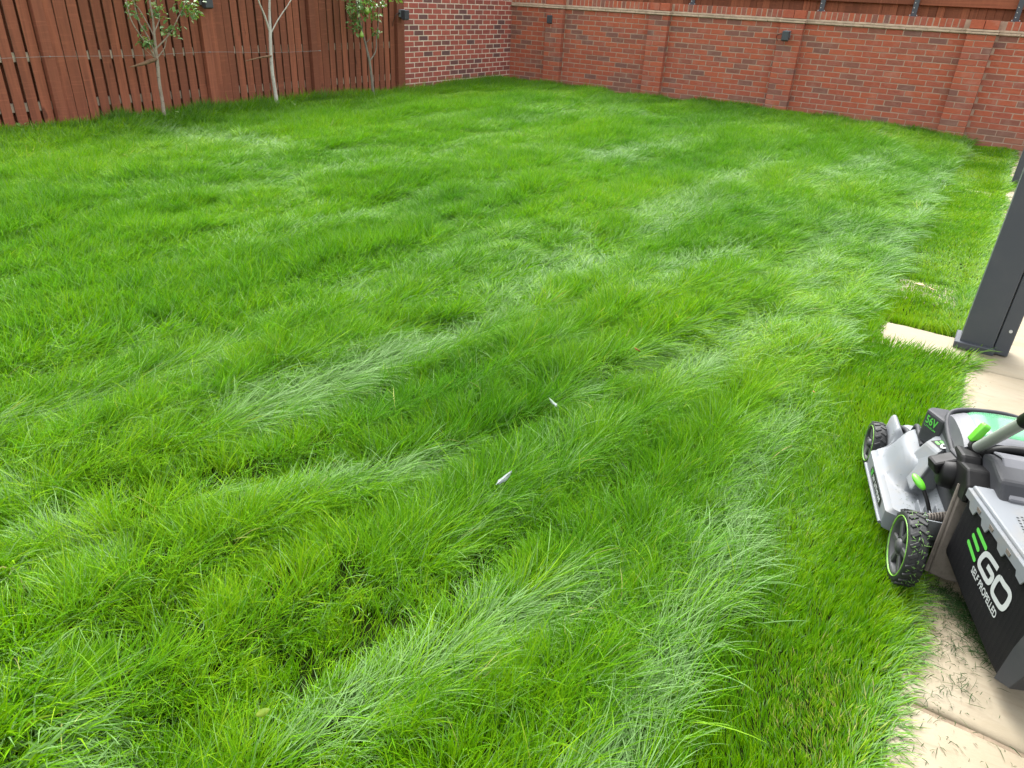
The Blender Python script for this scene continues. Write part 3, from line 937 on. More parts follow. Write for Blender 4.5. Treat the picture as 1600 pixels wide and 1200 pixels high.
tag(obj('stone', bm, mat_mortar('grey_stone', (0.2, 0.2, 0.2)), None, False, (0.26, -8.80, 0.12)), 'rough grey stone lying at the foot of the timber fence', 'stone')

# ================================================================== lawn mower (local X = right, Y = forward, Z = up)
MOW = empty('lawn_mower', (8.056, -9.991, 0.0), 0.286)
tag(MOW, 'silver grey and black cordless lawn mower with lime green details on the patio edge', 'lawn mower')

def wheel(v, u, R, wd_, side, drive):
    """side = -1: outer face to the left"""
    xo = v if side < 0 else v + wd_          # outer face
    s = 1 if side < 0 else -1                # inward direction
    # rim dish
    prof = [(0.014, 0.0), (0.010, R * .22), (0.004, R * .26), (0.016, R * .30), (0.020, R * .62), (0.006, R * .68), (0.0, R * .74), (0.003, R * .80), (wd_ * .9, R * .80)]
    rim = obj('wheel', lathe([(xo + s * a, r) for a, r in prof], 'x', 40, (0, u, R)), M_RIM, MOW, True)
    for k in range(6):
        a = k * math.pi / 3 + 0.3
        M = Matrix.Translation((xo + s * 0.010, u, R)) @ Matrix.Rotation(a, 4, 'X')
        obj('spoke', xform(bm_vf(box(-0.005, 0.006, -0.010, 0.010, R * .2, R * .70, 0.003)), M), M_RIM, rim)
    obj('hub_cap', lathe([(xo + s * a, r) for a, r in ((-0.004, 0.0), (-0.004, R * .12), (0.002, R * .20), (0.016, R * .22))], 'x', 24, (0, u, R)), M_RIM, rim, True)
    tp = [(0.0, R * .81), (-0.001, R * .90), (0.004, R * .955), (0.010, R * .968), (wd_ - .010, R * .968), (wd_ - .004, R * .955), (wd_ + .001, R * .90), (wd_, R * .78)]
    obj('tyre', lathe([(xo + s * a, r) for a, r in tp], 'x', 56, (0, u, R)), M_RUBBER, rim, True)
    obj('trim_ring', lathe([(xo + s * a, r) for a, r in ((0.002, R * .792), (-0.0020, R * .797), (-0.0020, R * .818), (0.001, R * .822))], 'x', 48, (0, u, R)), M_RING, rim, True)
    # chevron tread
    V, F = [], []
    n = 22 if drive else 18
    for k in range(n):
        for h in (0, 1):
            a = 2 * math.pi * (k + 0.5 * h) / n
            M = Matrix.Translation((xo + s * (wd_ * (0.28 if h == 0 else 0.72)), u, R)) @ Matrix.Rotation(a, 4, 'X') @ Matrix.Translation((0, 0, R * .972)) @ Matrix.Rotation((0.55 if h == 0 else -0.55) * s, 4, 'Z')
            v, f = xform(bm_vf(box(-wd_ * .25, wd_ * .25, -R * .055, R * .055, -0.004, R * .032, 0.0015)), M)
            o = len(V); V += v; F += [tuple(i + o for i in q) for q in f]
    obj('tread', (V, F), M_RUBBER, rim)
    return rim
WR = wheel(0.0, 0.0, 0.112, 0.052, -1, True)
wheel(0.47, 0.0, 0.112, 0.052, 1, True)
wheel(0.003, 0.643, 0.084, 0.042, -1, False)
wheel(0.475, 0.643, 0.084, 0.042, 1, False)

# ---- deck shell: lofted along u with a moulded top
def sst(a, b, x):
    t = min(1, max(0, (x - a) / (b - a)))
    return t * t * (3 - 2 * t)
def vleft(u):
    e = -0.012
    e += 0.060 * sst(0.52, 0.565, u) + 0.066 * (1 - sst(0.125, 0.165, u))
    e += 0.05 * sst(0.68, 0.735, u)
    return e
def deck_z(u, v):
    vv = v if v < 0.26 else 0.52 - v
    z = 0.132
    r = (abs((u - 0.42) / 0.205) ** 2.7 + abs((v - 0.26) / 0.250) ** 2.7) ** (1 / 2.7)
    dome = 0.088 * (1 - sst(0.78, 1.0, r)) + 0.014 * max(0, 1 - r * r)
    cut = sst(0.268, 0.280, u - 0.012 * sst(0.0, 0.10, vv))
    if vv < 0.21: dome *= cut
    # wheel arch shoulder at the front
    sh = 0.066 * sst(0.53, 0.59, u) * (1 - sst(0.07, 0.12, vv)) * (1 - sst(0.69, 0.74, u))
    sh = max(sh, 0.03 * sst(0.56, 0.62, u) * (1 - sst(0.69, 0.74, u)) * sst(0.08, 0.13, vv))
    z += max(dome, sh) + 0.15 * min(dome, sh)
    z -= 0.06 * sst(0.70, 0.745, u)
    # spine that carries the motor
    z += 0.055 * (1 - sst(0.10, 0.16, abs(v - 0.26))) * (1 - sst(0.42, 0.50, u)) * (1 - dome / 0.11)
    return z
us = np.concatenate([[0.10], np.linspace(0.105, 0.735, 96), [0.742]])
VD, FD = [], []
NV = 60
for u in us:
    l = vleft(u); rgt = 0.52 - l
    ring = [(l + 0.004, u, 0.055), (l, u, 0.075), (l, u, min(deck_z(u, l + 0.02), 0.118))]
    for k in range(NV):
        t = k / (NV - 1)
        v = l + 0.010 + (rgt - l - 0.020) * t
        z = deck_z(u, v)
        ed = min(t, 1 - t) * (rgt - l)
        z -= 0.010 * max(0, 1 - ed / 0.012) ** 2
        ring.append((v, u, z))
    ring += [(rgt, u, min(deck_z(u, rgt - 0.02), 0.118)), (rgt, u, 0.075), (rgt - 0.004, u, 0.055)]
    VD += ring
m = NV + 6
for i in range(len(us) - 1):
    for k in range(m - 1):
        a = i * m + k
        FD.append((a, a + 1, a + m + 1, a + m))
FD.append(tuple(range(m - 1, -1, -1)))
FD.append(tuple((len(us) - 1) * m + i for i in range(m)))
deck = obj('deck', (VD, FD), M_DECK, MOW, True)
deck.data.set_sharp_from_angle(angle=math.radians(38))
# lower skirt rim
rim_pts = [(vleft(u) - 0.003, u, 0.066) for u in np.linspace(0.17, 0.52, 24)]
obj('skirt_rim', tube(rim_pts, 0.006, 8), M_DECK, deck, True)
# ribs in the recess behind the dome
for k in range(5):
    obj('rib', box(0.075 + k * 0.022, 0.079 + k * 0.022, 0.105, 0.20 - 0.012 * k, 0.12, 0.158 + 0.006 * k, 0.001), M_DECK, deck)
for k in range(4):
    M = Matrix.Translation((0.118, 0.085, 0.10)) @ Matrix.Rotation(-0.9 + 0.35 * k, 4, 'X')
    obj('rib', xform(bm_vf(box(-0.05, 0.02, -0.002, 0.002, 0, 0.075)), M), M_DECK_D, deck)
# dark trim on the dome
pts = []
for t in np.linspace(0, 1, 14):
    u = 0.685 - 0.265 * t; v = 0.105 + 0.008 * math.sin(3 * t)
    pts.append((v, u, deck_z(u, v) + 0.004 + 0.018 * math.sin(math.pi * min(1, t * 1.6)) * (t < 0.62)))
obj('trim_strip', tube(smooth_path(pts, 2), 0.0085, 8), M_HOUSE, deck, True)
# side label on the skirt
def flat_poly(pts, org, ex, ey):
    return [tuple(org + ex * p[0] + ey * p[1]) for p in pts]
def capsule2(p, q, wd_, n=8):
    p, q = Vector(p), Vector(q)
    d = (q - p).normalized(); nn = Vector((-d.y, d.x)); a0 = math.atan2(nn.y, nn.x)
    out = []
    for k in range(n + 1):
        a = a0 + math.pi * k / n
        out.append((p.x + math.cos(a) * wd_ / 2, p.y + math.sin(a) * wd_ / 2))
    for k in range(n + 1):
        a = a0 + math.pi + math.pi * k / n
        out.append((q.x + math.cos(a) * wd_ / 2, q.y + math.sin(a) * wd_ / 2))
    return out
def stroke2(pts, wd_, closed=False):
    """ribbon along a smoothed path, returns verts2d, faces"""
    P = [Vector((p[0], p[1], 0)) for p in pts]
    if closed:
        P = P + [P[0], P[1], P[2]]
        S = smooth_path([P[-4]] + P, 5)[5:-10]
    else:
        S = smooth_path(P, 5)
    V, F = [], []
    for i, p in enumerate(S):
        t = (S[min(i + 1, len(S) - 1)] - S[max(i - 1, 0)]).normalized()
        n = Vector((-t.y, t.x, 0))
        V += [(p + n * wd_ / 2)[:2], (p - n * wd_ / 2)[:2]]
    for i in range(len(S) - 1):
        F.append((2 * i, 2 * i + 1, 2 * i + 3, 2 * i + 2))
    return V, F
def text_vf(body, bold=0.0):
    c = bpy.data.curves.new('txt', 'FONT')
    c.body = body
    c.offset = bold
    c.resolution_u = 3
    o = bpy.data.objects.new('txt', c)
    COL.objects.link(o)
    bpy.context.view_layer.update()
    me = bpy.data.meshes.new_from_object(o.evaluated_get(bpy.context.evaluated_depsgraph_get()))
    V = [tuple(v.co)[:2] for v in me.vertices]
    F = [tuple(p.vertices) for p in me.polygons]
    bpy.data.objects.remove(o)
    bpy.data.meshes.remove(me)
    bpy.data.curves.remove(c)
    x0, x1 = min(v[0] for v in V), max(v[0] for v in V)
    y0, y1 = min(v[1] for v in V), max(v[1] for v in V)
    return [((v[0] - x0) / (x1 - x0), (v[1] - y0) / (y1 - y0)) for v in V], F
def put2(name, vf2, org, ex, ey, mat, parent):
    return obj(name, (flat_poly(vf2[0], org, ex, ey), vf2[1]), mat, parent)
def poly2(pts):
    return list(pts), [tuple(range(len(pts)))]

# skirt label: black plate with lettering, on the left skirt
lo = Vector((-0.0135, 0.445, 0.082)); ex = Vector((0, -1, 0)); ey = Vector((0, 0, 1))
lab = put2('side_label', poly2([(0.0, 0.004), (0.006, 0.0), (0.215, 0.0), (0.22, 0.004), (0.214, 0.030), (0.012, 0.030)]), lo, ex, ey, M_BLACK, deck)
lo2 = lo + Vector((-0.0008, 0, 0))
for k in range(3):
    put2('print', poly2(capsule2((0.018, 0.007 + 0.008 * k), (0.036 + 0.002 * k, 0.007 + 0.008 * k), 0.0045, 4)), lo2, ex, ey, M_GREEN_PRINT, lab)
for i, (tx, a, b) in enumerate((('56V', 0.05, 0.085), ('LITHIUM', 0.095, 0.20))):
    tv = text_vf(tx, 0.03)
    put2('print', ([(a + p[0] * (b - a), 0.006 + p[1] * 0.017) for p in tv[0]], tv[1]), lo2, ex, ey, M_WHITE_PRINT, lab)

# ---- logo fairing in front of the bracket (X = right, Y = forward)
TL, TT, TR, TBk = Vector((0.095, 0.365, 0.280)), Vector((0.137, 0.406, 0.300)), Vector((0.152, 0.335, 0.311)), Vector((0.106, 0.280, 0.287))
TBk = TL + (TR - TT) * 1.15
top = [TL, TT, TR + (TR - TT) * 0.2, TBk]
bot = [Vector((0.050, 0.395, 0.16)), Vector((0.130, 0.455, 0.16)), Vector((0.22, 0.30, 0.16)), Vector((0.058, 0.235, 0.16))]
bm = bmesh.new()
A = [bm.verts.new(p) for p in top]; B = [bm.verts.new(p) for p in bot]
bm.faces.new(A); bm.faces.new(B[::-1])
for i in range(4): bm.faces.new((A[i], B[i], B[(i + 1) % 4], A[(i + 1) % 4]))
bmesh.ops.recalc_face_normals(bm, faces=list(bm.faces))
bmesh.ops.bevel(bm, geom=list(bm.edges), offset=0.008, segments=2, profile=0.5, affect='EDGES')
fo = obj('fairing', bm, M_DECK, MOW, False)
fx = (TBk - TL).normalized(); fy0 = (TT - TL); nn_ = fx.cross(fy0).normalized()
if nn_.z < 0: nn_ = -nn_
fy = nn_.cross(fx).normalized()
if fy.dot(fy0) < 0: fy = -fy
org = TL + nn_ * 0.0012
st = put2('sticker', poly2([(0.004, 0.012), (0.030, 0.058), (0.088, 0.058), (0.070, 0.012)]), org, fx, fy, M_BLACK, fo)
o2 = org + nn_ * 0.0009
for k in range(3):
    put2('print', poly2(capsule2((0.022 + 0.006 * k, 0.022 + 0.012 * k), (0.040 + 0.006 * k, 0.022 + 0.012 * k), 0.0075, 5)), o2, fx, fy, M_GREEN_PRINT, st)
put2('print', stroke2([(0.078, 0.050), (0.062, 0.051), (0.053, 0.046), (0.050, 0.030), (0.056, 0.022), (0.070, 0.022), (0.074, 0.034), (0.064, 0.036)], 0.0065), o2, fx, fy, M_WHITE_PRINT, st)

# ---- motor / battery housing
obj('motor_housing', prism([(0.09, 0.17), (0.455, 0.17), (0.450, 0.31), (0.41, 0.345), (0.09, 0.345)], 0, 0.135, 0.425, 0.012, 2), M_HOUSE, MOW, False)
PA, PB = Vector((0.092, 0.455, 0)), Vector((0.128, 0.383, 0))
pod = obj('battery_pod', prism([(0.092, 0.455), (0.128, 0.383), (0.17, 0.378), (0.17, 0.48), (0.112, 0.48)], 2, 0.24, 0.356, 0.009, 2), M_HOUSE, MOW)
pd = (PB - PA).normalized(); pn = Vector((pd.y, -pd.x, 0))
if pn.x > 0: pn = -pn
po = PA + pn * 0.0012 + Vector((0, 0, 0.300))
sl_ = (pd + Vector((0, 0, 0.0))).normalized()
for txt, a0, z0_, hh in (('56V', 0.012, 0.012, 0.030), ('LITHIUM', 0.013, 0.001, 0.006)):
    tv = text_vf(txt, 0.02)
    put2('print', ([(a0 + p[0] * 0.052, z0_ + p[1] * hh) for p in tv[0]], tv[1]), po, sl_, Vector((0, 0, 1)), M_GREEN_PRINT, pod)
# shell with an open frame round the tinted lid
CX0, CX1, CY0, CY1 = 0.145, 0.43, 0.205, 0.425
def dome_top(v, u):
    a = (v - (CX0 + CX1) / 2) / ((CX1 - CX0) / 2); b = (u - (CY0 + CY1) / 2) / ((CY1 - CY0) / 2)
    return 0.415 - 0.030 * abs(a) ** 3 - 0.03 * abs(b) ** 3 * (1 if b > 0 else 0.5)
V, F = [], []
n = 22
for i in range(n + 1):
    for j in range(n + 1):
        a, b = i / n, j / n
        v = CX0 + (CX1 - CX0) * a; u = CY0 + (CY1 - CY0) * b
        V.append((v, u, dome_top(v, u)))
hole = lambda i, j: (3 <= i < n - 2 and 3 <= j < n - 2)
F = [(i * (n + 1) + j, (i + 1) * (n + 1) + j, (i + 1) * (n + 1) + j + 1, i * (n + 1) + j + 1) for i in range(n) for j in range(n) if not hole(i, j)]
ring = [i * (n + 1) for i in range(n + 1)] + [n * (n + 1) + j for j in range(1, n + 1)] + [i * (n + 1) + n for i in range(n - 1, -1, -1)] + [j for j in range(n - 1, 0, -1)]
k0 = len(V)
for i in ring:
    x, y, z = V[i]
    V.append((CX0 - 0.012 if x < CX0 + 1e-6 else (CX1 + 0.012 if x > CX1 - 1e-6 else x), CY0 - 0.01 if y < CY0 + 1e-6 else (CY1 + 0.012 if y > CY1 - 1e-6 else y), 0.30))
q = len(ring)
F += [(ring[i], k0 + i, k0 + (i + 1) % q, ring[(i + 1) % q]) for i in range(q)]
cov = obj('battery_cover', (V, F), M_HOUSE_G, MOW, False)
V, F = [], []
i0, i1, j0, j1 = 3, n - 2, 3, n - 2
for i in range(i0, i1 + 1):
    for j in range(j0, j1 + 1):
        v = CX0 + (CX1 - CX0) * i / n; u = CY0 + (CY1 - CY0) * j / n
        ed = min(i - i0, i1 - i, j - j0, j1 - j)
        V.append((v, u, dome_top(v, u) - (0.002 if ed == 0 else -0.003)))
mm = j1 - j0 + 1
F = [(a * mm + b, (a + 1) * mm + b, (a + 1) * mm + b + 1, a * mm + b + 1) for a in range(i1 - i0) for b in range(mm - 1)]
obj('lid', (V, F), M_LID, cov, True)
obj('tray', box(0.19, 0.415, 0.225, 0.405, 0.30, 0.362, 0.006), M_HOUSE_G, cov)
obj('latch', tube(smooth_path([(0.235, 0.275, 0.372), (0.275, 0.315, 0.376), (0.325, 0.30, 0.376), (0.36, 0.265, 0.372)], 5), 0.006, 6), M_GREEN, cov, True)
obj('latch', box(0.285, 0.33, 0.33, 0.36, 0.368, 0.376, 0.003), M_GREEN, cov)
obj('cover_trim', tube(smooth_path([(0.138, 0.20, 0.32), (0.138, 0.33, 0.335), (0.145, 0.41, 0.36), (0.175, 0.438, 0.375), (0.25, 0.443, 0.385), (0.33, 0.442, 0.385), (0.43, 0.43, 0.365)], 5), 0.009, 8), M_HOUSE, cov, True)
# rear housing / discharge door
door = prism([(-0.045, 0.345), (-0.02, 0.300), (0.10, 0.290), (0.16, 0.330), (0.165, 0.385), (0.10, 0.408), (0.0, 0.398)], 0, 0.182, 0.40, 0.010, 2)
dd = obj('discharge_door', door, M_HOUSE, MOW, False)
obj('door_top', prism([(-0.040, 0.352), (0.10, 0.4085), (0.16, 0.388), (0.165, 0.395), (0.10, 0.4165), (-0.038, 0.365)], 0, 0.205, 0.38, 0.003), M_HOUSE_G, dd)
obj('cable_sleeve', tube(smooth_path([(0.185, 0.20, 0.345), (0.23, 0.195, 0.385), (0.30, 0.185, 0.40), (0.40, 0.17, 0.40)], 5), 0.014, 8), M_BLACK, dd, True)

# ---- handle bracket, clamp and tube
brk = obj('handle_bracket', bm_vf(prism([(0.085, 0.245), (0.215, 0.245), (0.235, 0.30), (0.225, 0.365), (0.15, 0.375), (0.09, 0.32)], 0, 0.125, 0.185, 0.010, 2)), M_BLACK, MOW)
obj('pivot_drum', lathe([(0.088, 0.0), (0.088, 0.030), (0.096, 0.042), (0.125, 0.046), (0.165, 0.046), (0.165, 0.0)], 'x', 28, (0, 0.165, 0.292)), M_BLACK, brk, True)
M = Matrix.Translation((0.100, 0.182, 0.314)) @ Matrix.Rotation(0.10, 4, 'X') @ Matrix.Rotation(-0.30, 4, 'Y') @ Matrix.Rotation(0.30, 4, 'Z')
obj('clamp_arm', xform(bm_vf(box(-0.036, 0.105, -0.024, 0.026, -0.018, 0.022, 0.008, 2)), M), M_BLACK, brk)
obj('clamp_cap', xform(bm_vf(box(0.030, 0.085, -0.028, 0.030, -0.004, 0.028, 0.005, 2)), M), M_HOUSE, brk)
M = Matrix.Translation((0.198, 0.100, 0.300)) @ Matrix.Rotation(-0.25, 4, 'X')
obj('bracket_plate', xform(bm_vf(prism([(-0.075, -0.030), (0.03, -0.030), (0.055, 0.0), (0.055, 0.065), (-0.04, 0.065), (-0.080, 0.020)], 0, -0.075, 0.022, 0.008, 2)), M), M_BLACK, brk)
obj('worn_edge', tube(smooth_path([(0.222, 0.150, 0.345), (0.223, 0.085, 0.345), (0.2225, 0.035, 0.318), (0.221, 0.020, 0.285), (0.205, 0.020, 0.262), (0.17, 0.022, 0.258)], 4), 0.0045, 6), M_WORN, brk, True)
TB0 = Vector((0.178, 0.215, 0.365)); TB1 = Vector((0.165, -0.55, 1.13))
tdir = (TB1 - TB0).normalized()
hd = obj('handle', tube([TB0, TB1], 0.0165, 16), M_ALU, MOW, True)
obj('collar', tube([TB0 - tdir * 0.015, TB0 + tdir * 0.012, TB0 + tdir * 0.022], [0.026, 0.026, 0.021], 16), M_BLACK, hd, True)
obj('sleeve', tube([TB0 + tdir * 0.315, TB0 + tdir * 0.42], 0.021, 14), M_BLACK, hd, True)
obj('handle_tube', tube([Vector((0.345, 0.215, 0.365)), Vector((0.355, -0.55, 1.13))], 0.0165, 14), M_ALU, hd, True)
obj('grip', tube([Vector((0.10, -0.56, 1.135)), Vector((0.42, -0.56, 1.135))], 0.018, 12), M_BLACK, hd, True)
# quick release lever
M = Matrix.Translation(TB0 + Vector((-0.012, 0.012, 0.022))) @ Matrix.Rotation(0.42, 4, 'Y') @ Matrix.Rotation(-0.12, 4, 'X')
obj('release_lever', xform(bm_vf(prism([(-0.014, -0.004), (0.014, -0.004), (0.016, 0.052), (0.010, 0.062), (0.004, 0.058), (-0.006, 0.064), (-0.015, 0.056)], 0, -0.011, 0.011, 0.004, 2)), M), M_GREEN, hd, True)
# height lever
hl = obj('height_lever', tube(smooth_path([(0.112, 0.125, 0.13), (0.092, 0.160, 0.180), (0.078, 0.185, 0.205)], 4), 0.006, 8), M_BLACK, MOW, True)
M = Matrix.Translation((0.064, 0.208, 0.218)) @ Matrix.Rotation(0.55, 4, 'Z') @ Matrix.Rotation(0.35, 4, 'X')
bm = bmesh.new(); bmesh.ops.create_uvsphere(bm, u_segments=16, v_segments=10, radius=1.0)
for v in bm.verts:
    v.co = Vector((v.co.x * 0.014, v.co.y * 0.032, v.co.z * 0.010))
obj('knob', xform(bm_vf(bm), M), M_GREEN, hl, True)
sp = []
for i in range(60):
    t = i / 59
    sp.append((0.085 + 0.045 * t, 0.098 + 0.012 * math.cos(t * 40), 0.165 + 0.012 * math.sin(t * 40) + 0.02 * t))
obj('spring', tube(sp, 0.0032, 6), M_FLANGE, hl, True)
# rear plate the bag hangs on
rp = prism([(0.105, 0.045), (0.150, 0.035), (0.40, 0.035), (0.415, 0.06), (0.40, 0.315), (0.128, 0.315)], 1, -0.014, 0.012, 0.004)
V, F = bm_vf(rp)
V = [(x, y + 0.085 * (z - 0.04) / 0.28, z) for x, y, z in V]
obj('rear_plate', (V, F), M_FLANGE, MOW)
obj('rear_plate_edge', tube([(0.100, 0.0, 0.045), (0.126, 0.083, 0.312)], 0.007, 8), M_FLANGE, MOW, True)

# ---- grass bag
e_ = Vector((0.190 - 0.128, -0.36 - 0.02, 0)).normalized()     # along the left panel, rearward
p0 = Vector((0.128, 0.02, 0.0))
outline = [(0.004, 0.335), (-0.001, 0.113), (0.15, 0.080), (0.355, 0.046), (0.40, 0.044), (0.452, 0.075), (0.475, 0.150), (0.478, 0.30), (0.455, 0.335)]
Lp = [p0 + e_ * a + Vector((0, 0, z)) for a, z in outline]
Rp = [Vector((0.52 - p.x, p.y, p.z)) for p in Lp]
bm = bmesh.new()
A = [bm.verts.new(p) for p in Lp]; B = [bm.verts.new(p) for p in Rp]
bm.faces.new(A); bm.faces.new(B[::-1])
for i in range(len(A)):
    bm.faces.new((A[i], B[i], B[(i + 1) % len(A)], A[(i + 1) % len(A)]))
bmesh.ops.recalc_face_normals(bm, faces=list(bm.faces))
bmesh.ops.bevel(bm, geom=list(bm.edges), offset=0.016, segments=3, profile=0.5, affect='EDGES')
bag = obj('grass_bag', bm, M_BAG, MOW)
nrm = Vector((e_.y, -e_.x, 0)).normalized()
if nrm.x > 0: nrm = -nrm
bo = p0 + nrm * 0.0016
ez = Vector((0, 0, 1))
# printed mark: three bars, G, O and a line of lettering
for s, t in (((0.107, 0.280), (0.165, 0.267)), ((0.099, 0.254), (0.140, 0.240)), ((0.091, 0.225), (0.143, 0.207))):
    put2('print', poly2(capsule2(s, t, 0.0135, 8)), bo, e_, ez, M_GREEN_PRINT, bag)
put2('print', stroke2([(0.241, 0.2615), (0.21, 0.2625), (0.186, 0.2605), (0.172, 0.250), (0.165, 0.225), (0.171, 0.211), (0.19, 0.207), (0.222, 0.204), (0.233, 0.211), (0.235, 0.230), (0.225, 0.234), (0.200, 0.236)], 0.0155), bo, e_, ez, M_WHITE_PRINT, bag)
put2('print', stroke2([(0.262, 0.251), (0.285, 0.2505), (0.309, 0.2515), (0.321, 0.242), (0.322, 0.220), (0.317, 0.202), (0.306, 0.1945), (0.285, 0.194), (0.263, 0.1965), (0.254, 0.206), (0.253, 0.222), (0.255, 0.240)], 0.0155, True), bo, e_, ez, M_WHITE_PRINT, bag)
tv = text_vf('SELF PROPELLED', 0.02)
put2('print', ([(0.150 + p[0] * 0.157, 0.171 - 0.0195 * p[0] + p[1] * 0.0225) for p in tv[0]], tv[1]), bo, e_, ez, M_WHITE_PRINT, bag)
# plastic rear corner
cn = [(0.395, 0.038), (0.456, 0.072), (0.482, 0.15), (0.484, 0.27), (0.425, 0.27), (0.405, 0.16)]
put_v = [p0 + e_ * a + ez * z + nrm * 0.003 for a, z in cn]
bm = bmesh.new()
A = [bm.verts.new(p) for p in put_v]; B = [bm.verts.new(p - nrm * 0.05) for p in put_v]
bm.faces.new(A); bm.faces.new(B[::-1])
for i in range(len(A)): bm.faces.new((A[i], B[i], B[(i + 1) % len(A)], A[(i + 1) % len(A)]))
bmesh.ops.recalc_face_normals(bm, faces=list(bm.faces))
bmesh.ops.bevel(bm, geom=list(bm.edges), offset=0.003, segments=1, affect='EDGES')
obj('corner_guard', bm, M_HOUSE, bag)
# clip-on top frame with tabs
def panel_piece(name, pts, t0, t1, mat, bev=0.002):
    bm = bmesh.new()
    A = [bm.verts.new(p0 + e_ * a + ez * z + nrm * t1) for a, z in pts]; B = [bm.verts.new(p0 + e_ * a + ez * z + nrm * t0) for a, z in pts]
    bm.faces.new(A); bm.faces.new(B[::-1])
    for i in range(len(A)): bm.faces.new((A[i], B[i], B[(i + 1) % len(A)], A[(i + 1) % len(A)]))
    bmesh.ops.recalc_face_normals(bm, faces=list(bm.faces))
    if bev: bmesh.ops.bevel(bm, geom=list(bm.edges), offset=bev, segments=1, affect='EDGES')
    return obj(name, bm, mat, bag)
panel_piece('top_strip', [(0.0, 0.318), (0.48, 0.312), (0.48, 0.345), (0.0, 0.345)], -0.012, 0.006, M_DECK)
for a in (0.03, 0.105, 0.20, 0.30, 0.39):
    panel_piece('clip_tab', [(a, 0.319), (a + 0.010, 0.302), (a + 0.036, 0.298), (a + 0.046, 0.319)], 0.001, 0.0055, M_DECK, 0.001)
    panel_piece('clip_slot', [(a + 0.044, 0.334), (a + 0.066, 0.333), (a + 0.064, 0.322), (a + 0.046, 0.323)], 0.0055, 0.0075, M_FLANGE, 0.0)
Lt = [p0 + e_ * a for a in (0.0, 0.48)]
tpz = [(Lt[0].x + 0.004, Lt[0].y), (0.516 - Lt[0].x, Lt[0].y), (0.516 - Lt[1].x, Lt[1].y), (Lt[1].x + 0.004, Lt[1].y)]
obj('top_panel', prism(tpz, 2, 0.337, 0.356, 0.006, 2), M_DECK, bag, False)
V, F = [], []
for i in range(14):
    for j in range(8):
        x = 0.205 + 0.012 * j; y = -0.11 - 0.0125 * i + (0.006 if j % 2 else 0)
        o = len(V); V += [(x, y, 0.3568), (x + 0.006, y, 0.3568), (x + 0.006, y + 0.005, 0.3568), (x, y + 0.005, 0.3568)]; F.append((o, o + 1, o + 2, o + 3))
vg = obj('vent_holes', (V, F), M_BLACK, bag); vg['kind'] = 'stuff'

# ================================================================== grass
def build_blades(name, pos, z0, phi, dphi, L, wd_, t0, t1, tw, tone, nseg, mat, zmin, powr=1.25):
    """every blade a tapered curved strip; returns one mesh object"""
    n = len(L)
    s = np.arange(nseg + 1) / nseg
    th = t0[:, None] + (t1 - t0)[:, None] * s[None, :] ** powr
    ph = phi[:, None] + dphi[:, None] * s[None, :]
    ds = (L / nseg)[:, None]
    T = np.stack([np.sin(th) * np.cos(ph), np.sin(th) * np.sin(ph), np.cos(th)], -1)
    Tm = 0.5 * (T[:, 1:] + T[:, :-1])
    C = np.zeros((n, nseg + 1, 3))
    C[:, 0, 0], C[:, 0, 1], C[:, 0, 2] = pos[:, 0], pos[:, 1], z0 - 0.004
    C[:, 1:] = C[:, :1] + np.cumsum(Tm * ds[..., None], axis=1)
    C[:, 1:, 2] = np.maximum(C[:, 1:, 2], (z0 + zmin)[:, None])
    H = np.stack([-np.sin(ph), np.cos(ph), np.zeros_like(ph)], -1)
    Bn = np.cross(T, H)
    W = H * np.cos(tw)[:, None, None] + Bn * np.sin(tw)[:, None, None]
    prof = np.interp(s, [0, .25, .6, .85, 1], [.65, 1, .9, .55, 0.0])
    hw = 0.5 * wd_[:, None] * prof[None, :]
    Lf = C[:, :nseg] - W[:, :nseg] * hw[:, :nseg, None]
    Rt = C[:, :nseg] + W[:, :nseg] * hw[:, :nseg, None]
    k = 2 * nseg + 1
    V = np.empty((n, k, 3), np.float32)
    V[:, 0:2 * nseg:2] = Lf
    V[:, 1:2 * nseg:2] = Rt
    V[:, 2 * nseg] = C[:, nseg]
    base = (np.arange(n) * k)[:, None]
    loops = []
    for i in range(nseg - 1):
        loops += [2 * i, 2 * i + 1, 2 * i + 3, 2 * i + 2]
    loops += [2 * nseg - 2, 2 * nseg - 1, 2 * nseg]
    LI = (base + np.array(loops)[None, :]).astype(np.int32).ravel()
    tot = np.tile(np.array([4] * (nseg - 1) + [3], np.int32), n)
    start = np.concatenate([[0], np.cumsum(tot)[:-1]]).astype(np.int32)
    me = bpy.data.meshes.new(name)
    me.vertices.add(n * k)
    me.vertices.foreach_set('co', V.reshape(-1))
    me.loops.add(len(LI))
    me.loops.foreach_set('vertex_index', LI)
    me.polygons.add(len(tot))
    me.polygons.foreach_set('loop_start', start)
    me.polygons.foreach_set('use_smooth', np.ones(len(tot), bool))
    me.update(calc_edges=True)
    me.attributes.new('tone', 'FLOAT', 'POINT').data.foreach_set('value', np.repeat(tone.astype(np.float32), k))
    me.materials.append(mat)
    o = bpy.data.objects.new(name, me)
    link(o)
    return o

n1, n2, n3, n4, n5, n6 = [Noise(20 + i) for i in range(6)]
def view_az(x, y):
    d = np.arctan2(x - CAM.x, y - CAM.y)          # clockwise from +Y
    h = math.atan2(-b_.x, -b_.y)
    return np.degrees((d - h + np.pi) % (2 * np.pi) - np.pi)

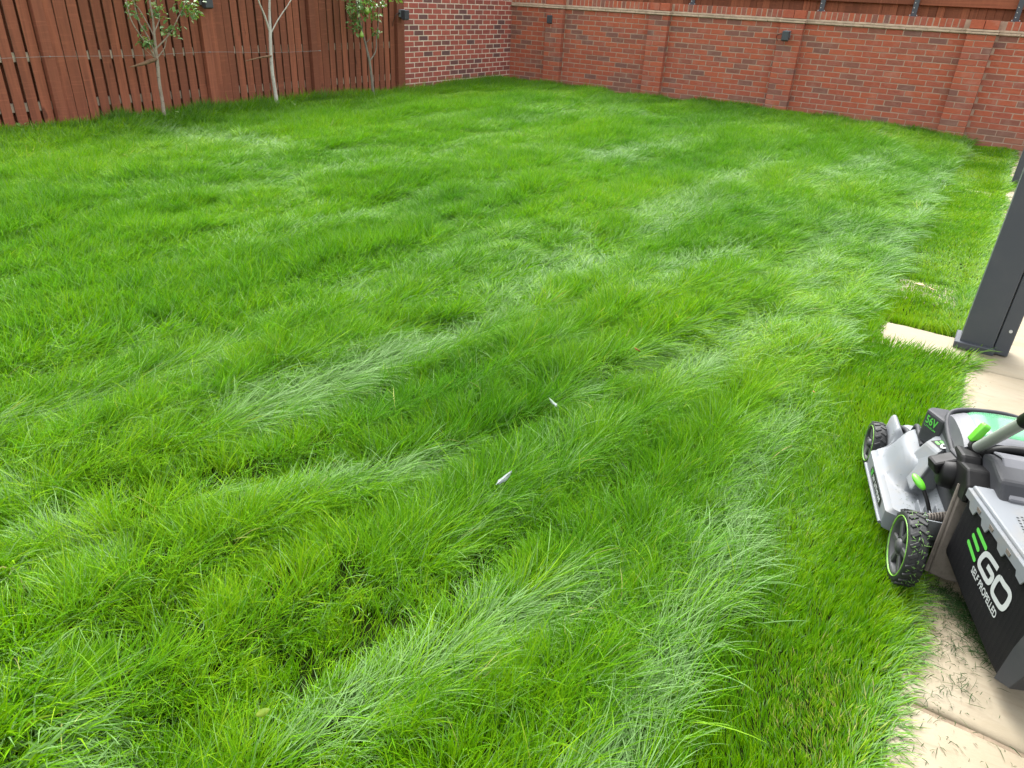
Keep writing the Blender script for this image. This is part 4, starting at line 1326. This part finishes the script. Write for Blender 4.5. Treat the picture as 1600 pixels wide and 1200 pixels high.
# streaks where the grass has been pushed over: x0,y0,x1,y1,width,strength,direction(deg from +X)
STREAK = [(5.86, -10.62, 6.10, -8.95, 0.13, 1.0, 84), (6.00, -9.05, 5.72, -7.74, 0.14, 0.95, 100), (5.62, -11.42, 6.10, -11.33, 0.10, 1.0, 168),
          (0.8, -7.5, 1.9, -7.30, 0.40, 1.0, 120), (3.1, -7.85, 3.5, -7.0, 0.26, 0.85, 60), (2.3, -8.3, 3.0, -7.9, 0.22, 0.7, 40), (5.82, -6.96, 6.02, -4.17, 0.16, 0.9, 96), (6.06, -8.4, 6.10, -6.2, 0.15, 0.9, 78),
          (5.28, -11.3, 5.35, -10.3, 0.12, 0.9, 82), (6.25, -10.95, 6.7, -10.3, 0.09, 0.85, 62), (6.55, -8.5, 6.62, -7.2, 0.16, 0.8, 105), (7.05, -9.2, 7.15, -8.3, 0.15, 0.9, 60), (7.1, -11.4, 7.35, -10.6, 0.12, 0.85, 60), (7.2, -7.6, 7.15, -6.0, 0.2, 0.85, 55),
          (4.6, -5.2, 4.9, -3.6, 0.3, 0.75, 80), (2.4, -3.0, 3.6, -2.2, 0.4, 0.7, 20), (6.6, -5.0, 6.9, -2.8, 0.25, 0.8, 70), (6.3, -11.75, 6.9, -11.7, 0.10, 0.7, 20), (5.2, -9.6, 5.3, -8.6, 0.1, 0.6, 70), (4.2, -9.3, 4.3, -8.3, 0.15, 0.7, 70), (6.9, -10.9, 7.0, -9.9, 0.10, 0.6, 110)]
TROUGH = [(5.43, -11.25, 5.50, -10.50, 0.055, 0.75), (5.98, -10.72, 6.36, -9.60, 0.055, 0.8), (6.05, -11.12, 6.45, -10.56, 0.055, 0.75), (6.62, -9.9, 6.98, -9.1, 0.05, 0.8), (6.62, -10.5, 6.86, -9.75, 0.05, 0.7), (6.2, -9.2, 6.3, -8.2, 0.05, 0.6), (6.5, -8.2, 6.9, -7.1, 0.07, 0.7), (6.98, -11.2, 7.1, -10.5, 0.05, 0.6), (6.3, -11.6, 6.8, -11.3, 0.05, 0.5), (7.0, -7.6, 7.05, -6.5, 0.07, 0.6), (4.9, -9.7, 5.0, -9.0, 0.06, 0.4), (7.38, -7.9, 7.42, -5.6, 0.06, 0.8), (7.40, -5.2, 7.46, -3.2, 0.07, 0.7)]
def seg_d(x, y, x0, y0, x1, y1):
    dx, dy = x1 - x0, y1 - y0
    t = np.clip(((x - x0) * dx + (y - y0) * dy) / (dx * dx + dy * dy), 0, 1)
    return np.hypot(x - x0 - t * dx, y - y0 - t * dy)
def edge_x(y):
    """line where mown and long grass meet"""
    return 7.60 + 0.035 * n1(y * 1.3, y * 0 + 3.3) + 0.02 * n2(y * 4.0, y * 0 + 9.1) + 0.10 * np.clip((-9.6 - y) / 1.4, 0, 1)
nr1, nr2, nr3 = Noise(61), Noise(62), Noise(63)
def relief(x, y):
    """0..1 canopy relief: long soft ridges running away from the camera, broken into tufts"""
    wx = x + 0.10 * nr2(x * 1.6, y * 1.1)
    r = 0.60 * nr1(wx * 3.1, y * 1.0) + 0.46 * nr2(wx * 6.0 + 9, y * 2.6) + 0.30 * nr3(wx * 11.5, y * 6.5)
    # old mowing lines: narrow parallel ridges
    q = (x - 0.20 * (y + 10.5)) / 0.31 + 0.55 * nr1(x * 1.1 + 5, y * 0.7)
    mk = np.clip((x - 4.6) / 0.6, 0, 1) * np.clip((-6.6 - y) / 1.2, 0, 1) * np.clip((7.5 - x) / 0.3, 0, 1)
    r = r * (1 - 0.25 * mk) + 0.46 * mk * np.sin(6.283 * q)
    return np.clip(0.5 + 0.72 * r, 0, 1)
def field(x, y):
    """lean vector (strength, dir) + height factor of the long grass"""
    a0 = np.radians(80 + 75 * n1(x * 0.8, y * 0.45) + 55 * n2(x * 2.2, y * 1.3))
    s0 = np.clip(0.17 + 0.34 * n3(x * 2.6, y * 0.75) + 0.27 * n4(x * 6.5, y * 2.6), 0.03, 0.95)
    vx, vy = s0 * np.cos(a0), s0 * np.sin(a0)
    for (x0, y0, x1, y1, wd_, st_, dr) in STREAK:
        wob = 0.06 * n5(x * 3 + x0, y * 1.5)
        w_ = np.exp(-((seg_d(x + wob, y, x0, y0, x1, y1)) / wd_) ** 2)
        d = math.radians(dr)
        vx = vx * (1 - w_) + w_ * st_ * math.cos(d); vy = vy * (1 - w_) + w_ * st_ * math.sin(d)
    # the unmown margin flops over along the mown line
    w_ = np.exp(-(((x - edge_x(y)) + 0.06) / 0.13) ** 2) * np.clip(0.9 + 0.5 * n6(x * 1.5, y * 1.1), 0, 1)
    d = np.radians(80 + 28 * n5(x * 0.9, y * 1.2) + 26 * n4(x * 7.0, y * 5.0))
    vx = vx * (1 - w_) + w_ * 0.95 * np.cos(d); vy = vy * (1 - w_) + w_ * 0.95 * np.sin(d)
    rl = relief(x, y)
    e = 0.03
    gx_, gy_ = (relief(x + e, y) - rl) / e, (relief(x, y + e) - rl) / e
    vx = vx - 0.060 * gx_; vy = vy - 0.060 * gy_
    sm = np.maximum(np.hypot(vx, vy), 1e-6); cap = np.minimum(sm, 1.0) / sm
    vx, vy = vx * cap, vy * cap
    hf = 0.64 + 0.84 * rl
    fur = np.exp(-(nr3(x * 2.3 + 0.4 * nr2(x * 1.5, y * 1.2) + 20, y * 0.55 + 7) / 0.11) ** 2) * np.clip(0.35 + 0.9 * nr2(x * 0.9 + 3, y * 0.6), 0, 1)
    hf = hf * (1 - 0.50 * fur)
    for (x0, y0, x1, y1, wd_, st_) in TROUGH:
        wob = 0.07 * n4(x * 3 + x0, y * 2.0)
        w_ = np.exp(-((seg_d(x + wob, y, x0, y0, x1, y1)) / (0.9 * wd_)) ** 2)
        hf *= 1 - st_ * w_ * 0.78
    return np.hypot(vx, vy), np.arctan2(vy, vx), hf

def scatter(x0, x1, y0, y1, dens_max, seed):
    rg = np.random.default_rng(seed)
    n = int((x1 - x0) * (y1 - y0) * dens_max)
    return rg.uniform(x0, x1, n), rg.uniform(y0, y1, n), rg
NEAR_D = 33000.0
def density(x, y):
    d = np.hypot(x - CAM.x, y - CAM.y)
    r = NEAR_D * np.minimum(1.0, (2.4 / np.maximum(d, 0.3)) ** 0.6)
    az = np.abs(view_az(x, y))
    out = np.clip((az - 43) / 5, 0, 1)
    r = r * (1 - out)
    return r, d
def clump_vals(x, y, size, seed, k=3):
    """random values shared by blades of the same small tuft"""
    rg = np.random.default_rng(seed)
    jx = x + 0.35 * size * n4(x / size * 0.9, y / size * 0.9); jy = y + 0.35 * size * n5(x / size * 0.9, y / size * 0.9)
    h = (np.floor(jx / size).astype(np.int64) * 73856093) ^ (np.floor(jy / size).astype(np.int64) * 19349663)
    tab = rg.random((4096, k))
    return tab[h % 4096]

STEPS = [(7.66, -7.28, 8.04, -6.86), (7.74, -3.56, 8.04, -3.36), (7.70, -8.09, 8.15, -7.755)]
def in_steps(x, y, m=0.0):
    r = np.zeros(len(x), bool)
    for a, b, c, d in STEPS:
        r |= (x > a + m) & (x < c - m) & (y > b + m) & (y < d - m)
    return r

# -------- long grass, in three bands of detail
zones = [(0.0, 2.1, 6), (2.1, 3.4, 5)]
boxes_ = [(5.4, 7.85, -12.5, -9.6), (4.2, 7.85, -12.5, -8.4)]
long_objs = []
for zi, ((d0, d1, nseg), bx) in enumerate(zip(zones, boxes_)):
    dm = NEAR_D * min(1.0, (2.4 / max(d0, 0.3)) ** 0.6)
    x, y, rg = scatter(*bx, dm, 300 + zi)
    r, d = density(x, y)
    keep = (rg.random(len(x)) < r / dm) & (d >= d0) & (d < d1)
    ex = edge_x(y)
    keep &= (x < ex - 0.01 + 0.045 * rg.standard_normal(len(x)))
    cd = clump_vals(x, y, 0.055, 31, 1)[:, 0]
    nearf = np.clip((6.0 - d) / 3.0, 0, 1)
    keep &= rg.random(len(x)) < 1 - nearf * np.clip(1.0 - 1.7 * cd, 0, 0.80)
    x, y, d = x[keep], y[keep], d[keep]
    n = len(x)
    s, a, hf = field(x, y)
    cl = clump_vals(x, y, 0.045, 7)
    cl2 = clump_vals(x, y, 0.13, 8)
    a = a + (cl[:, 0] - .5) * 1.1 + (cl2[:, 0] - .5) * 0.7 + rg.normal(0, 1, n) * (0.95 - 0.68 * np.clip(s, 0, 1))
    lean = np.clip(s + (cl[:, 1] - .5) * 0.34 + rg.normal(0, 0.14, n), 0, 1.1)
    wild = rg.random(n) < 0.16
    a[wild] = rg.uniform(0, 6.283, wild.sum())
    L = (0.070 + 0.055 * rg.random(n) + 0.050 * np.clip(s, 0, 1) + 0.035 * (cl[:, 2] - .5)) * hf
    L *= np.where(rg.random(n) < 0.07, 1.35, 1.0)
    fence_near = np.clip((0.55 - x) / 0.4, 0, 1)
    L *= 1 + 0.35 * fence_near
    wd_ = (0.0012 + 0.0020 * rg.random(n) ** 1.8) * np.maximum(1.0, (d / 2.2) ** 0.3)
    t0 = 0.08 + 0.82 * lean + 0.20 * np.abs(rg.standard_normal(n))
    t1 = t0 + 0.20 + 0.70 * lean + 0.65 * rg.random(n) ** 1.5
    t1 = np.minimum(t1, 1.95)
    tw = rg.normal(0, 0.65, n)
    tone = 0.52 + 0.20 * n2(x * 1.1, y * 0.8) + 0.20 * (cl[:, 2] - .5) + 0.16 * (cl2[:, 1] - .5) + rg.normal(0, 0.13, n)
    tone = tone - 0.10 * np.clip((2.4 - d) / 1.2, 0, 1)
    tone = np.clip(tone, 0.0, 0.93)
    st_ = rg.random(n) < 0.006
    tone[st_] = rg.uniform(0.95, 1.0, st_.sum())
    zmin = 0.006 + 0.030 * rg.random(n) * hf
    flip = rg.random(n) < np.clip(2.2 * (s - 0.50), 0.09, 0.9)
    tw = np.where(flip, tw, tw + np.pi)
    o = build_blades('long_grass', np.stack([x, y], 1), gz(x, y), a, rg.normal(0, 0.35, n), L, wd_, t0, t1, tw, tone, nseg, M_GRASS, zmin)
    tag(o, ['long uncut grass lying in waves and tufts over the open lawn', 'long uncut grass around two white feathers in combed ridges'][zi], 'grass', kind='stuff')
    long_objs.append((n, nseg))

# -------- long grass further off: tufts of real blades set out one by one over the lawn
def tuft_mesh(lean, seed, nb=30, rad=0.045):
    rg = np.random.default_rng(seed)
    rr = rad * np.sqrt(rg.random(nb)); aa = rg.uniform(0, 6.283, nb)
    pos = np.stack([rr * np.cos(aa), rr * np.sin(aa)], 1)
    phi = rg.normal(0, 1, nb) * (1.15 - 0.85 * lean)
    wild = rg.random(nb) < 0.14
    phi[wild] = rg.uniform(0, 6.283, wild.sum())
    ln = np.clip(lean + rg.normal(0, 0.14, nb), 0, 1.1)
    L = 0.080 + 0.060 * rg.random(nb) + 0.06 * lean
    wd_ = 0.0026 + 0.0024 * rg.random(nb)
    t0 = 0.08 + 0.82 * ln + 0.20 * np.abs(rg.standard_normal(nb))
    t1 = np.minimum(t0 + 0.20 + 0.70 * ln + 0.65 * rg.random(nb) ** 1.5, 1.9)
    tw = rg.normal(0, 0.65, nb)
    tw = np.where(rg.random(nb) < np.clip(2.2 * (lean - 0.50), 0.09, 0.9), tw, tw + np.pi)
    tone = np.clip(0.05 + rg.normal(0, 0.13, nb), -0.3, 0.35)
    o = build_blades('grass_tuft', pos, np.zeros(nb), phi, rg.normal(0, .35, nb), L, wd_, t0, t1, tw, tone, 3, M_GRASS, 0.006 + 0.03 * rg.random(nb))
    me = o.data
    bpy.data.objects.remove(o)
    return me
NL, NVAR = 6, 4
tcol = bpy.data.collections.new('grass_tufts')
for li in range(NL):
    for vi in range(NVAR):
        k = li * NVAR + vi
        to = bpy.data.objects.new('tuft_%02d' % k, tuft_mesh(0.05 + 0.95 * li / (NL - 1), 900 + k))
        tcol.objects.link(to)
x, y, rg = scatter(0.10, 7.8, -14.2, -0.05, 680.0, 500)
d = np.hypot(x - CAM.x, y - CAM.y)
az = np.abs(view_az(x, y))
pr = np.minimum(1.0, (5.0 / np.maximum(d, 0.1)) ** 0.55) * (1 - 0.25 * np.clip((az - 50) / 10, 0, 1)) * np.where(d < 3.36, np.clip((az - 42) / 5, 0, 1), 1.0)
keep = (rg.random(len(x)) < pr) & (x < edge_x(y) - 0.01)
x, y, d = x[keep], y[keep], d[keep]
n = len(x)
s, a, hf = field(x, y)
cl2 = clump_vals(x, y, 0.13, 8)
a = a + (cl2[:, 0] - .5) * 0.8 + rg.normal(0, 1, n) * (0.75 - 0.55 * np.clip(s, 0, 1))
ln = np.clip(s + rg.normal(0, 0.10, n), 0.05, 1.0)
vidx = (np.clip(np.round((ln - 0.05) / 0.95 * (NL - 1)), 0, NL - 1) * NVAR + rg.integers(0, NVAR, n)).astype(np.int32)
fence_near = np.clip((0.5 - x) / 0.35, 0, 1)
zs = hf * rg.uniform(0.88, 1.12, n) * (1 + 0.45 * fence_near)
xs = rg.uniform(0.95, 1.2, n) * np.maximum(1.0, (d / 5.0) ** 0.30)
itone = np.clip(0.47 + 0.16 * n2(x * 1.1, y * 0.8) + 0.18 * (cl2[:, 1] - .5) + rg.normal(0, .05, n), 0.08, 0.72)
me = bpy.data.meshes.new('far_grass')
me.from_pydata(np.stack([x, y, gz(x, y)], 1).tolist(), [], [])
tl = rg.normal(0, 0.06, (n, 2))
me.attributes.new('rot', 'FLOAT_VECTOR', 'POINT').data.foreach_set('vector', np.stack([tl[:, 0], tl[:, 1], a], 1).astype(np.float32).ravel())
me.attributes.new('scl', 'FLOAT_VECTOR', 'POINT').data.foreach_set('vector', np.stack([xs, xs, zs], 1).astype(np.float32).ravel())
me.attributes.new('vi', 'INT', 'POINT').data.foreach_set('value', vidx)
me.attributes.new('itone', 'FLOAT', 'POINT').data.foreach_set('value', itone.astype(np.float32))
go = link(bpy.data.objects.new('long_grass', me))
tag(go, 'long uncut grass sweeping back to the fence and brick walls', 'grass', kind='stuff')
ng = bpy.data.node_groups.new('tufts_on_points', 'GeometryNodeTree')
ng.interface.new_socket('Geometry', in_out='INPUT', socket_type='NodeSocketGeometry')
ng.interface.new_socket('Geometry', in_out='OUTPUT', socket_type='NodeSocketGeometry')
gi, gout = ng.nodes.new('NodeGroupInput'), ng.nodes.new('NodeGroupOutput')
ci = ng.nodes.new('GeometryNodeCollectionInfo')
ci.inputs['Collection'].default_value = tcol
ci.inputs['Separate Children'].default_value = True
ci.inputs['Reset Children'].default_value = True
iop = ng.nodes.new('GeometryNodeInstanceOnPoints')
iop.inputs['Pick Instance'].default_value = True
def named(nm, typ):
    nd = ng.nodes.new('GeometryNodeInputNamedAttribute'); nd.data_type = typ
    nd.inputs['Name'].default_value = nm
    return nd.outputs['Attribute']
ng.links.new(gi.outputs[0], iop.inputs['Points'])
ng.links.new(ci.outputs[0], iop.inputs['Instance'])
ng.links.new(named('vi', 'INT'), iop.inputs['Instance Index'])
e2r = ng.nodes.new('FunctionNodeEulerToRotation')
ng.links.new(named('rot', 'FLOAT_VECTOR'), e2r.inputs[0])
ng.links.new(e2r.outputs[0], iop.inputs['Rotation'])
ng.links.new(named('scl', 'FLOAT_VECTOR'), iop.inputs['Scale'])
ng.links.new(iop.outputs[0], gout.inputs[0])
md = go.modifiers.new('tufts', 'NODES')
md.node_group = ng
n_tuft = n

# -------- mown strip along the patio
x, y, rg = scatter(7.45, 8.16, -13.6, -0.1, 42000, 400)
r, d = density(x, y)
r = np.minimum(42000 * (2.2 / np.maximum(d, 2.2)) ** 1.05, 42000) * np.where(np.abs(view_az(x, y)) > 52, 0.35, 1.0)
keep = rg.random(len(x)) < r / 42000
ex = edge_x(y)
keep &= (x > ex - 0.015 - 0.03 * rg.random(len(x))) & ~(in_steps(x, y, 0.0) & (((y < -7.5) & (x > 7.735 + 1.2 * (y + 7.87) ** 2 + 0.03 * n5(x * 9, y * 9))) | ((y > -7.5) & (rg.random(len(x)) < 0.15))))
x, y, d = x[keep], y[keep], d[keep]
n = len(x)
cl = clump_vals(x, y, 0.03, 17); cl2 = clump_vals(x, y, 0.12, 18)
hs_ = 0.034 + 0.010 * n3(x * 3, y * 2) + 0.012 * n4(x * 9, y * 7)
L = hs_ * (0.85 + 0.4 * rg.random(n)) + 0.004
a = np.radians(75 + 70 * n1(x * 2.0, y * 1.2 + 31)) + (cl[:, 0] - .5) * 1.6 + rg.normal(0, 0.5, n)
lean = np.clip(0.28 + 0.32 * n6(x * 4, y * 1.6) + 0.2 * (cl[:, 1] - .5), 0.02, 0.9)
# the rim hangs over the paving
ov = np.clip((x - 8.03) / 0.12, 0, 1)
near_e = ov ** 1.5
a = a * (1 - near_e) + near_e * (np.radians(20 + 40 * n2(x * 3, y * 2)) + rg.normal(0, .6, n))
lean = lean * (1 - near_e) + near_e * (0.75 + .2 * rg.random(n))
L *= 1 + 1.1 * near_e * (0.4 + 0.6 * rg.random(n))
# round the post foot and the steps the machine could not reach: longer grass
def near_box(x, y, bx, m):
    dx = np.maximum(np.maximum(bx[0] - x, x - bx[2]), 0); dy = np.maximum(np.maximum(bx[1] - y, y - bx[3]), 0)
    return np.clip(1 - np.hypot(dx, dy) / m, 0, 1)
nb = np.maximum(near_box(x, y, (8.06, -7.95, 8.3, -7.72), 0.16), near_box(x, y, (8.15, -2.95, 8.35, -2.7), 0.35))
for sbx in STEPS:
    nb = np.maximum(nb, 0.6 * near_box(x, y, sbx, 0.10))
L *= 1 + 1.5 * nb * ~in_steps(x, y, 0.0)
L = np.where(in_steps(x, y, 0.0), L * 0.42, L)
wd_ = (0.0017 + 0.0013 * rg.random(n)) * np.maximum(1.0, (d / 2.2) ** 0.62)
t0 = 0.05 + 0.9 * lean + 0.12 * rg.standard_normal(n)
t1 = t0 + 0.15 + 0.6 * lean + 0.3 * rg.random(n)
tone = np.clip(0.66 + 0.2 * n2(x * 2.3, y * 1.7) + 0.2 * (cl[:, 2] - .5) + 0.15 * (cl2[:, 1] - .5) + rg.normal(0, .12, n), 0, 0.93)
brown = np.exp(-(np.hypot((x - 8.0) / 0.10, (y + 10.62) / 0.16)) ** 2)
bb = rg.random(n) < 0.012 + 0.30 * brown
tone[bb] = rg.uniform(0.94, 1.0, bb.sum())
tw = rg.normal(0, 0.7, n); tw = np.where(rg.random(n) < np.clip(0.10 + 1.2 * (lean - 0.4), 0.08, 0.7), tw, tw + np.pi)
o = build_blades('mown_grass', np.stack([x, y], 1), np.where(in_steps(x, y, 0.0), -0.005, gz(x, y)), a, rg.normal(0, .3, n), L, wd_, t0, t1, tw, tone, 3, M_GRASS, np.full(n, 0.004), 1.1)
tag(o, 'short freshly mown strip of grass between long grass and paving', 'grass', kind='stuff')
n_mown = n

# -------- clippings on the paving, the sunken stone and the rear tyre
rg = np.random.default_rng(70)
cx, cy, cz = [], [], []
def add_clip(px, py, n, sx, sy, rot=0.0, z=0.004, zj=0.004):
    u, v = rg.normal(0, 1, n), rg.normal(0, 1, n)
    c, s = math.cos(rot), math.sin(rot)
    cx.extend(px + c * u * sx - s * v * sy); cy.extend(py + s * u * sx + c * v * sy); cz.extend(z + rg.random(n) * zj)
add_clip(8.225, -10.00, 330, 0.030, 0.022, -0.4, 0.004, 0.012)
add_clip(8.265, -10.03, 420, 0.030, 0.030, -0.5, 0.004, 0.016)
add_clip(8.300, -10.09, 420, 0.020, 0.045, 0.35, 0.004, 0.014)
add_clip(8.330, -10.17, 240, 0.014, 0.040, 0.3, 0.004, 0.010)
add_clip(8.25, -10.13, 260, 0.05, 0.08)
add_clip(8.24, -10.30, 190, 0.06, 0.14)
add_clip(8.22, -10.5, 170, 0.08, 0.22)
add_clip(8.32, -10.70, 120, 0.12, 0.15)
add_clip(8.285, -10.335, 22, 0.016, 0.016, 0, 0.004, 0.012)
add_clip(8.22, -9.90, 120, 0.03, 0.08)
for yy in np.linspace(-11.2, -7.6, 40):
    add_clip(8.185, yy, 5, 0.03, 0.06)
add_clip(7.84, -7.07, 420, 0.10, 0.10, 0, -0.003, 0.012)
add_clip(7.9, -3.46, 80, 0.08, 0.05, 0, -0.003, 0.012)
cx, cy, cz = np.array(cx), np.array(cy), np.array(cz)
ok = (cx > 8.13) | ((cy > -7.4) & (cx < 8.06))
cx, cy, cz = cx[ok], cy[ok], cz[ok]
n = len(cx)
Lc = rg.choice([0.008, 0.014, 0.024, 0.042], n, p=[.30, .32, .25, .13]) * rg.uniform(.7, 1.3, n)
o = build_blades('grass_clippings', np.stack([cx, cy], 1), cz, rg.uniform(0, 6.28, n), rg.normal(0, .22, n), Lc, rg.uniform(.0009, .0022, n), np.full(n, 1.5) + rg.normal(0, .10, n), np.full(n, 1.57) + rg.normal(0, .10, n), rg.normal(0, .4, n), rg.random(n) ** 1.3, 3, M_CLIP, np.full(n, 0.0008))
tag(o, 'dark green loose grass clippings scattered over paving and sunken stone', 'clippings', kind='stuff')
# loose bits lying on the mower deck
rg = np.random.default_rng(72)
V, F = [], []
for i in range(70):
    u = rg.uniform(0.13, 0.30) if i < 50 else rg.uniform(0.3, 0.6); v = rg.uniform(0.03, 0.14)
    z = deck_z(u, v) + 0.0025; b = rg.uniform(0, 6.28); l = rg.uniform(.004, .014); wq = 0.0008
    dx, dy = math.cos(b) * l / 2, math.sin(b) * l / 2; wx, wy = -math.sin(b) * wq, math.cos(b) * wq
    o_ = len(V); V += [(v - dx - wx, u - dy - wy, z), (v - dx + wx, u - dy + wy, z), (v + dx, u + dy, z + 0.001)]; F.append((o_, o_ + 1, o_ + 2))
db = obj('deck_clippings', (V, F), M_CLIP, deck)
db.data.attributes.new('tone', 'FLOAT', 'POINT').data.foreach_set('value', rg.uniform(.1, 1, len(V)))
db['kind'] = 'stuff'
# clippings stuck to the rear tyre
rg = np.random.default_rng(71)
n = 70
ang = rg.uniform(-0.9, 1.9, n)           # round the wheel from the back to the top
xx = rg.uniform(0.006, 0.050, n)
R_ = 0.1125
P = np.stack([xx, -np.cos(ang) * R_, 0.112 + np.sin(ang) * R_], 1)
V, F = [], []
for i in range(n):
    nrm_ = Vector((0, -math.cos(ang[i]), math.sin(ang[i]))); tg = Vector((0, math.sin(ang[i]), math.cos(ang[i])))
    b = rg.uniform(0, 6.28); dv = Vector((1, 0, 0)) * math.cos(b) + tg * math.sin(b); wv = nrm_.cross(dv)
    p = Vector(P[i]) + nrm_ * 0.003
    l = rg.uniform(.005, .018); wq = rg.uniform(.0007, .0014)
    o_ = len(V); V += [p - dv * l / 2 - wv * wq, p - dv * l / 2 + wv * wq, p + nrm_ * 0.002 + wv * wq * .8, p + dv * l / 2, p + nrm_ * 0.002 - wv * wq * .8]
    F += [(o_, o_ + 1, o_ + 2, o_ + 4), (o_ + 4, o_ + 2, o_ + 3)]
cl_ = obj('stuck_clippings', (V, F), M_GRASS, WR)
cl_.data.attributes.new('tone', 'FLOAT', 'POINT').data.foreach_set('value', rg.uniform(.1, .9, len(V)))
cl_['kind'] = 'stuff'

# ================================================================== small things lying in the grass
def feather(loc, L, rz, tilt, label):
    r = empty('feather', loc, rz)
    tag(r, label, 'feather')
    n = 14
    V, F = [], []
    for i in range(n + 1):
        t = i / n
        wv = L * 0.13 * math.sin(math.pi * min(1, t * 0.92 + 0.08)) ** 0.6
        bend = 0.10 * L * (t - 0.5) ** 2 * 4
        jag = random.uniform(-.006, .004)
        V += [(L * (t - .5) - 0.02 * L, -wv + jag * (t < .4), bend - 0.004), (L * (t - .5), 0, bend), (L * (t - .5) - 0.02 * L, wv * 0.8 + jag * (t < .3), bend - 0.003)]
    for i in range(n):
        F += [(3 * i, 3 * i + 3, 3 * i + 4, 3 * i + 1), (3 * i + 1, 3 * i + 4, 3 * i + 5, 3 * i + 2)]
    v = obj('vane', (V, F), M_FEATHER, r, True)
    md = v.modifiers.new('t', 'SOLIDIFY'); md.thickness = 0.0008
    q = obj('quill', tube([(-L * .66, 0, 0.12 * L), (-L * .5, 0, 0.10 * L), (0, 0, 0.001), (L * .48, 0, 0.095 * L)], [0.0012, 0.0012, 0.0009, 0.0003], 5), M_FEATHER, r)
    r.rotation_euler = (tilt, -0.15, rz)
    return r
feather((6.92, -10.40, 0.098), 0.075, math.radians(86), 0.3, 'larger white feather lying on the long grass')
feather((6.79, -9.87, 0.098), 0.055, math.radians(150), -0.5, 'smaller white feather caught in a hollow of the long grass')

def leaf_thing(loc, L, wd_, rot, mat, label):
    n = 8
    V, F = [], []
    for i in range(n + 1):
        t = i / n
        h = wd_ * 0.5 * math.sin(math.pi * (0.03 + 0.94 * t)) ** 0.8
        c = 0.25 * L * (t - .5) ** 2
        V += [(L * (t - .5), -h, c + h * .3), (L * (t - .5), 0, c), (L * (t - .5), h, c + h * .3)]
    for i in range(n):
        F += [(3 * i, 3 * i + 3, 3 * i + 4, 3 * i + 1), (3 * i + 1, 3 * i + 4, 3 * i + 5, 3 * i + 2)]
    o = obj('fallen_leaf', (V, F), mat, None, True, loc)
    o.data.attributes.new('tone', 'FLOAT', 'POINT').data.foreach_set('value', [random.random() for _ in V])
    o.rotation_euler = rot
    md = o.modifiers.new('t', 'SOLIDIFY'); md.thickness = 0.0008
    return tag(o, label, 'leaf')
leaf_thing((6.985, -11.44, 0.100), 0.032, 0.018, (0.25, -0.2, 0.95), M_LIME_LEAF, 'yellow green oval leaf resting on the long grass')
leaf_thing((6.88, -9.29, 0.135), 0.07, 0.026, (0.7, 0.3, 2.3), M_DRY_LEAF, 'curled rusty brown leaf sunk in the long grass')
leaf_thing((7.61, -9.07, 0.078), 0.018, 0.012, (0.3, 0.5, 1.2), M_DRY_LEAF, 'tiny rust brown leaf on the flattened edge of the mown strip')
leaf_thing((7.80, -6.98, 0.006), 0.05, 0.022, (0.2, 0.1, 0.3), M_TAN_LEAF, 'tan dry leaf on the sunken stepping stone')
leaf_thing((7.87, -7.02, 0.006), 0.045, 0.018, (-0.2, 0.1, -0.5), M_TAN_LEAF, 'pale curled leaf beside the tan one on the stepping stone')
# print('GRASS', long_objs, 'mown', n_mown, 'tris', sum(a * (2 * b - 1) for a, b in long_objs) + n_mown * 5, 'tufts', n_tuft)
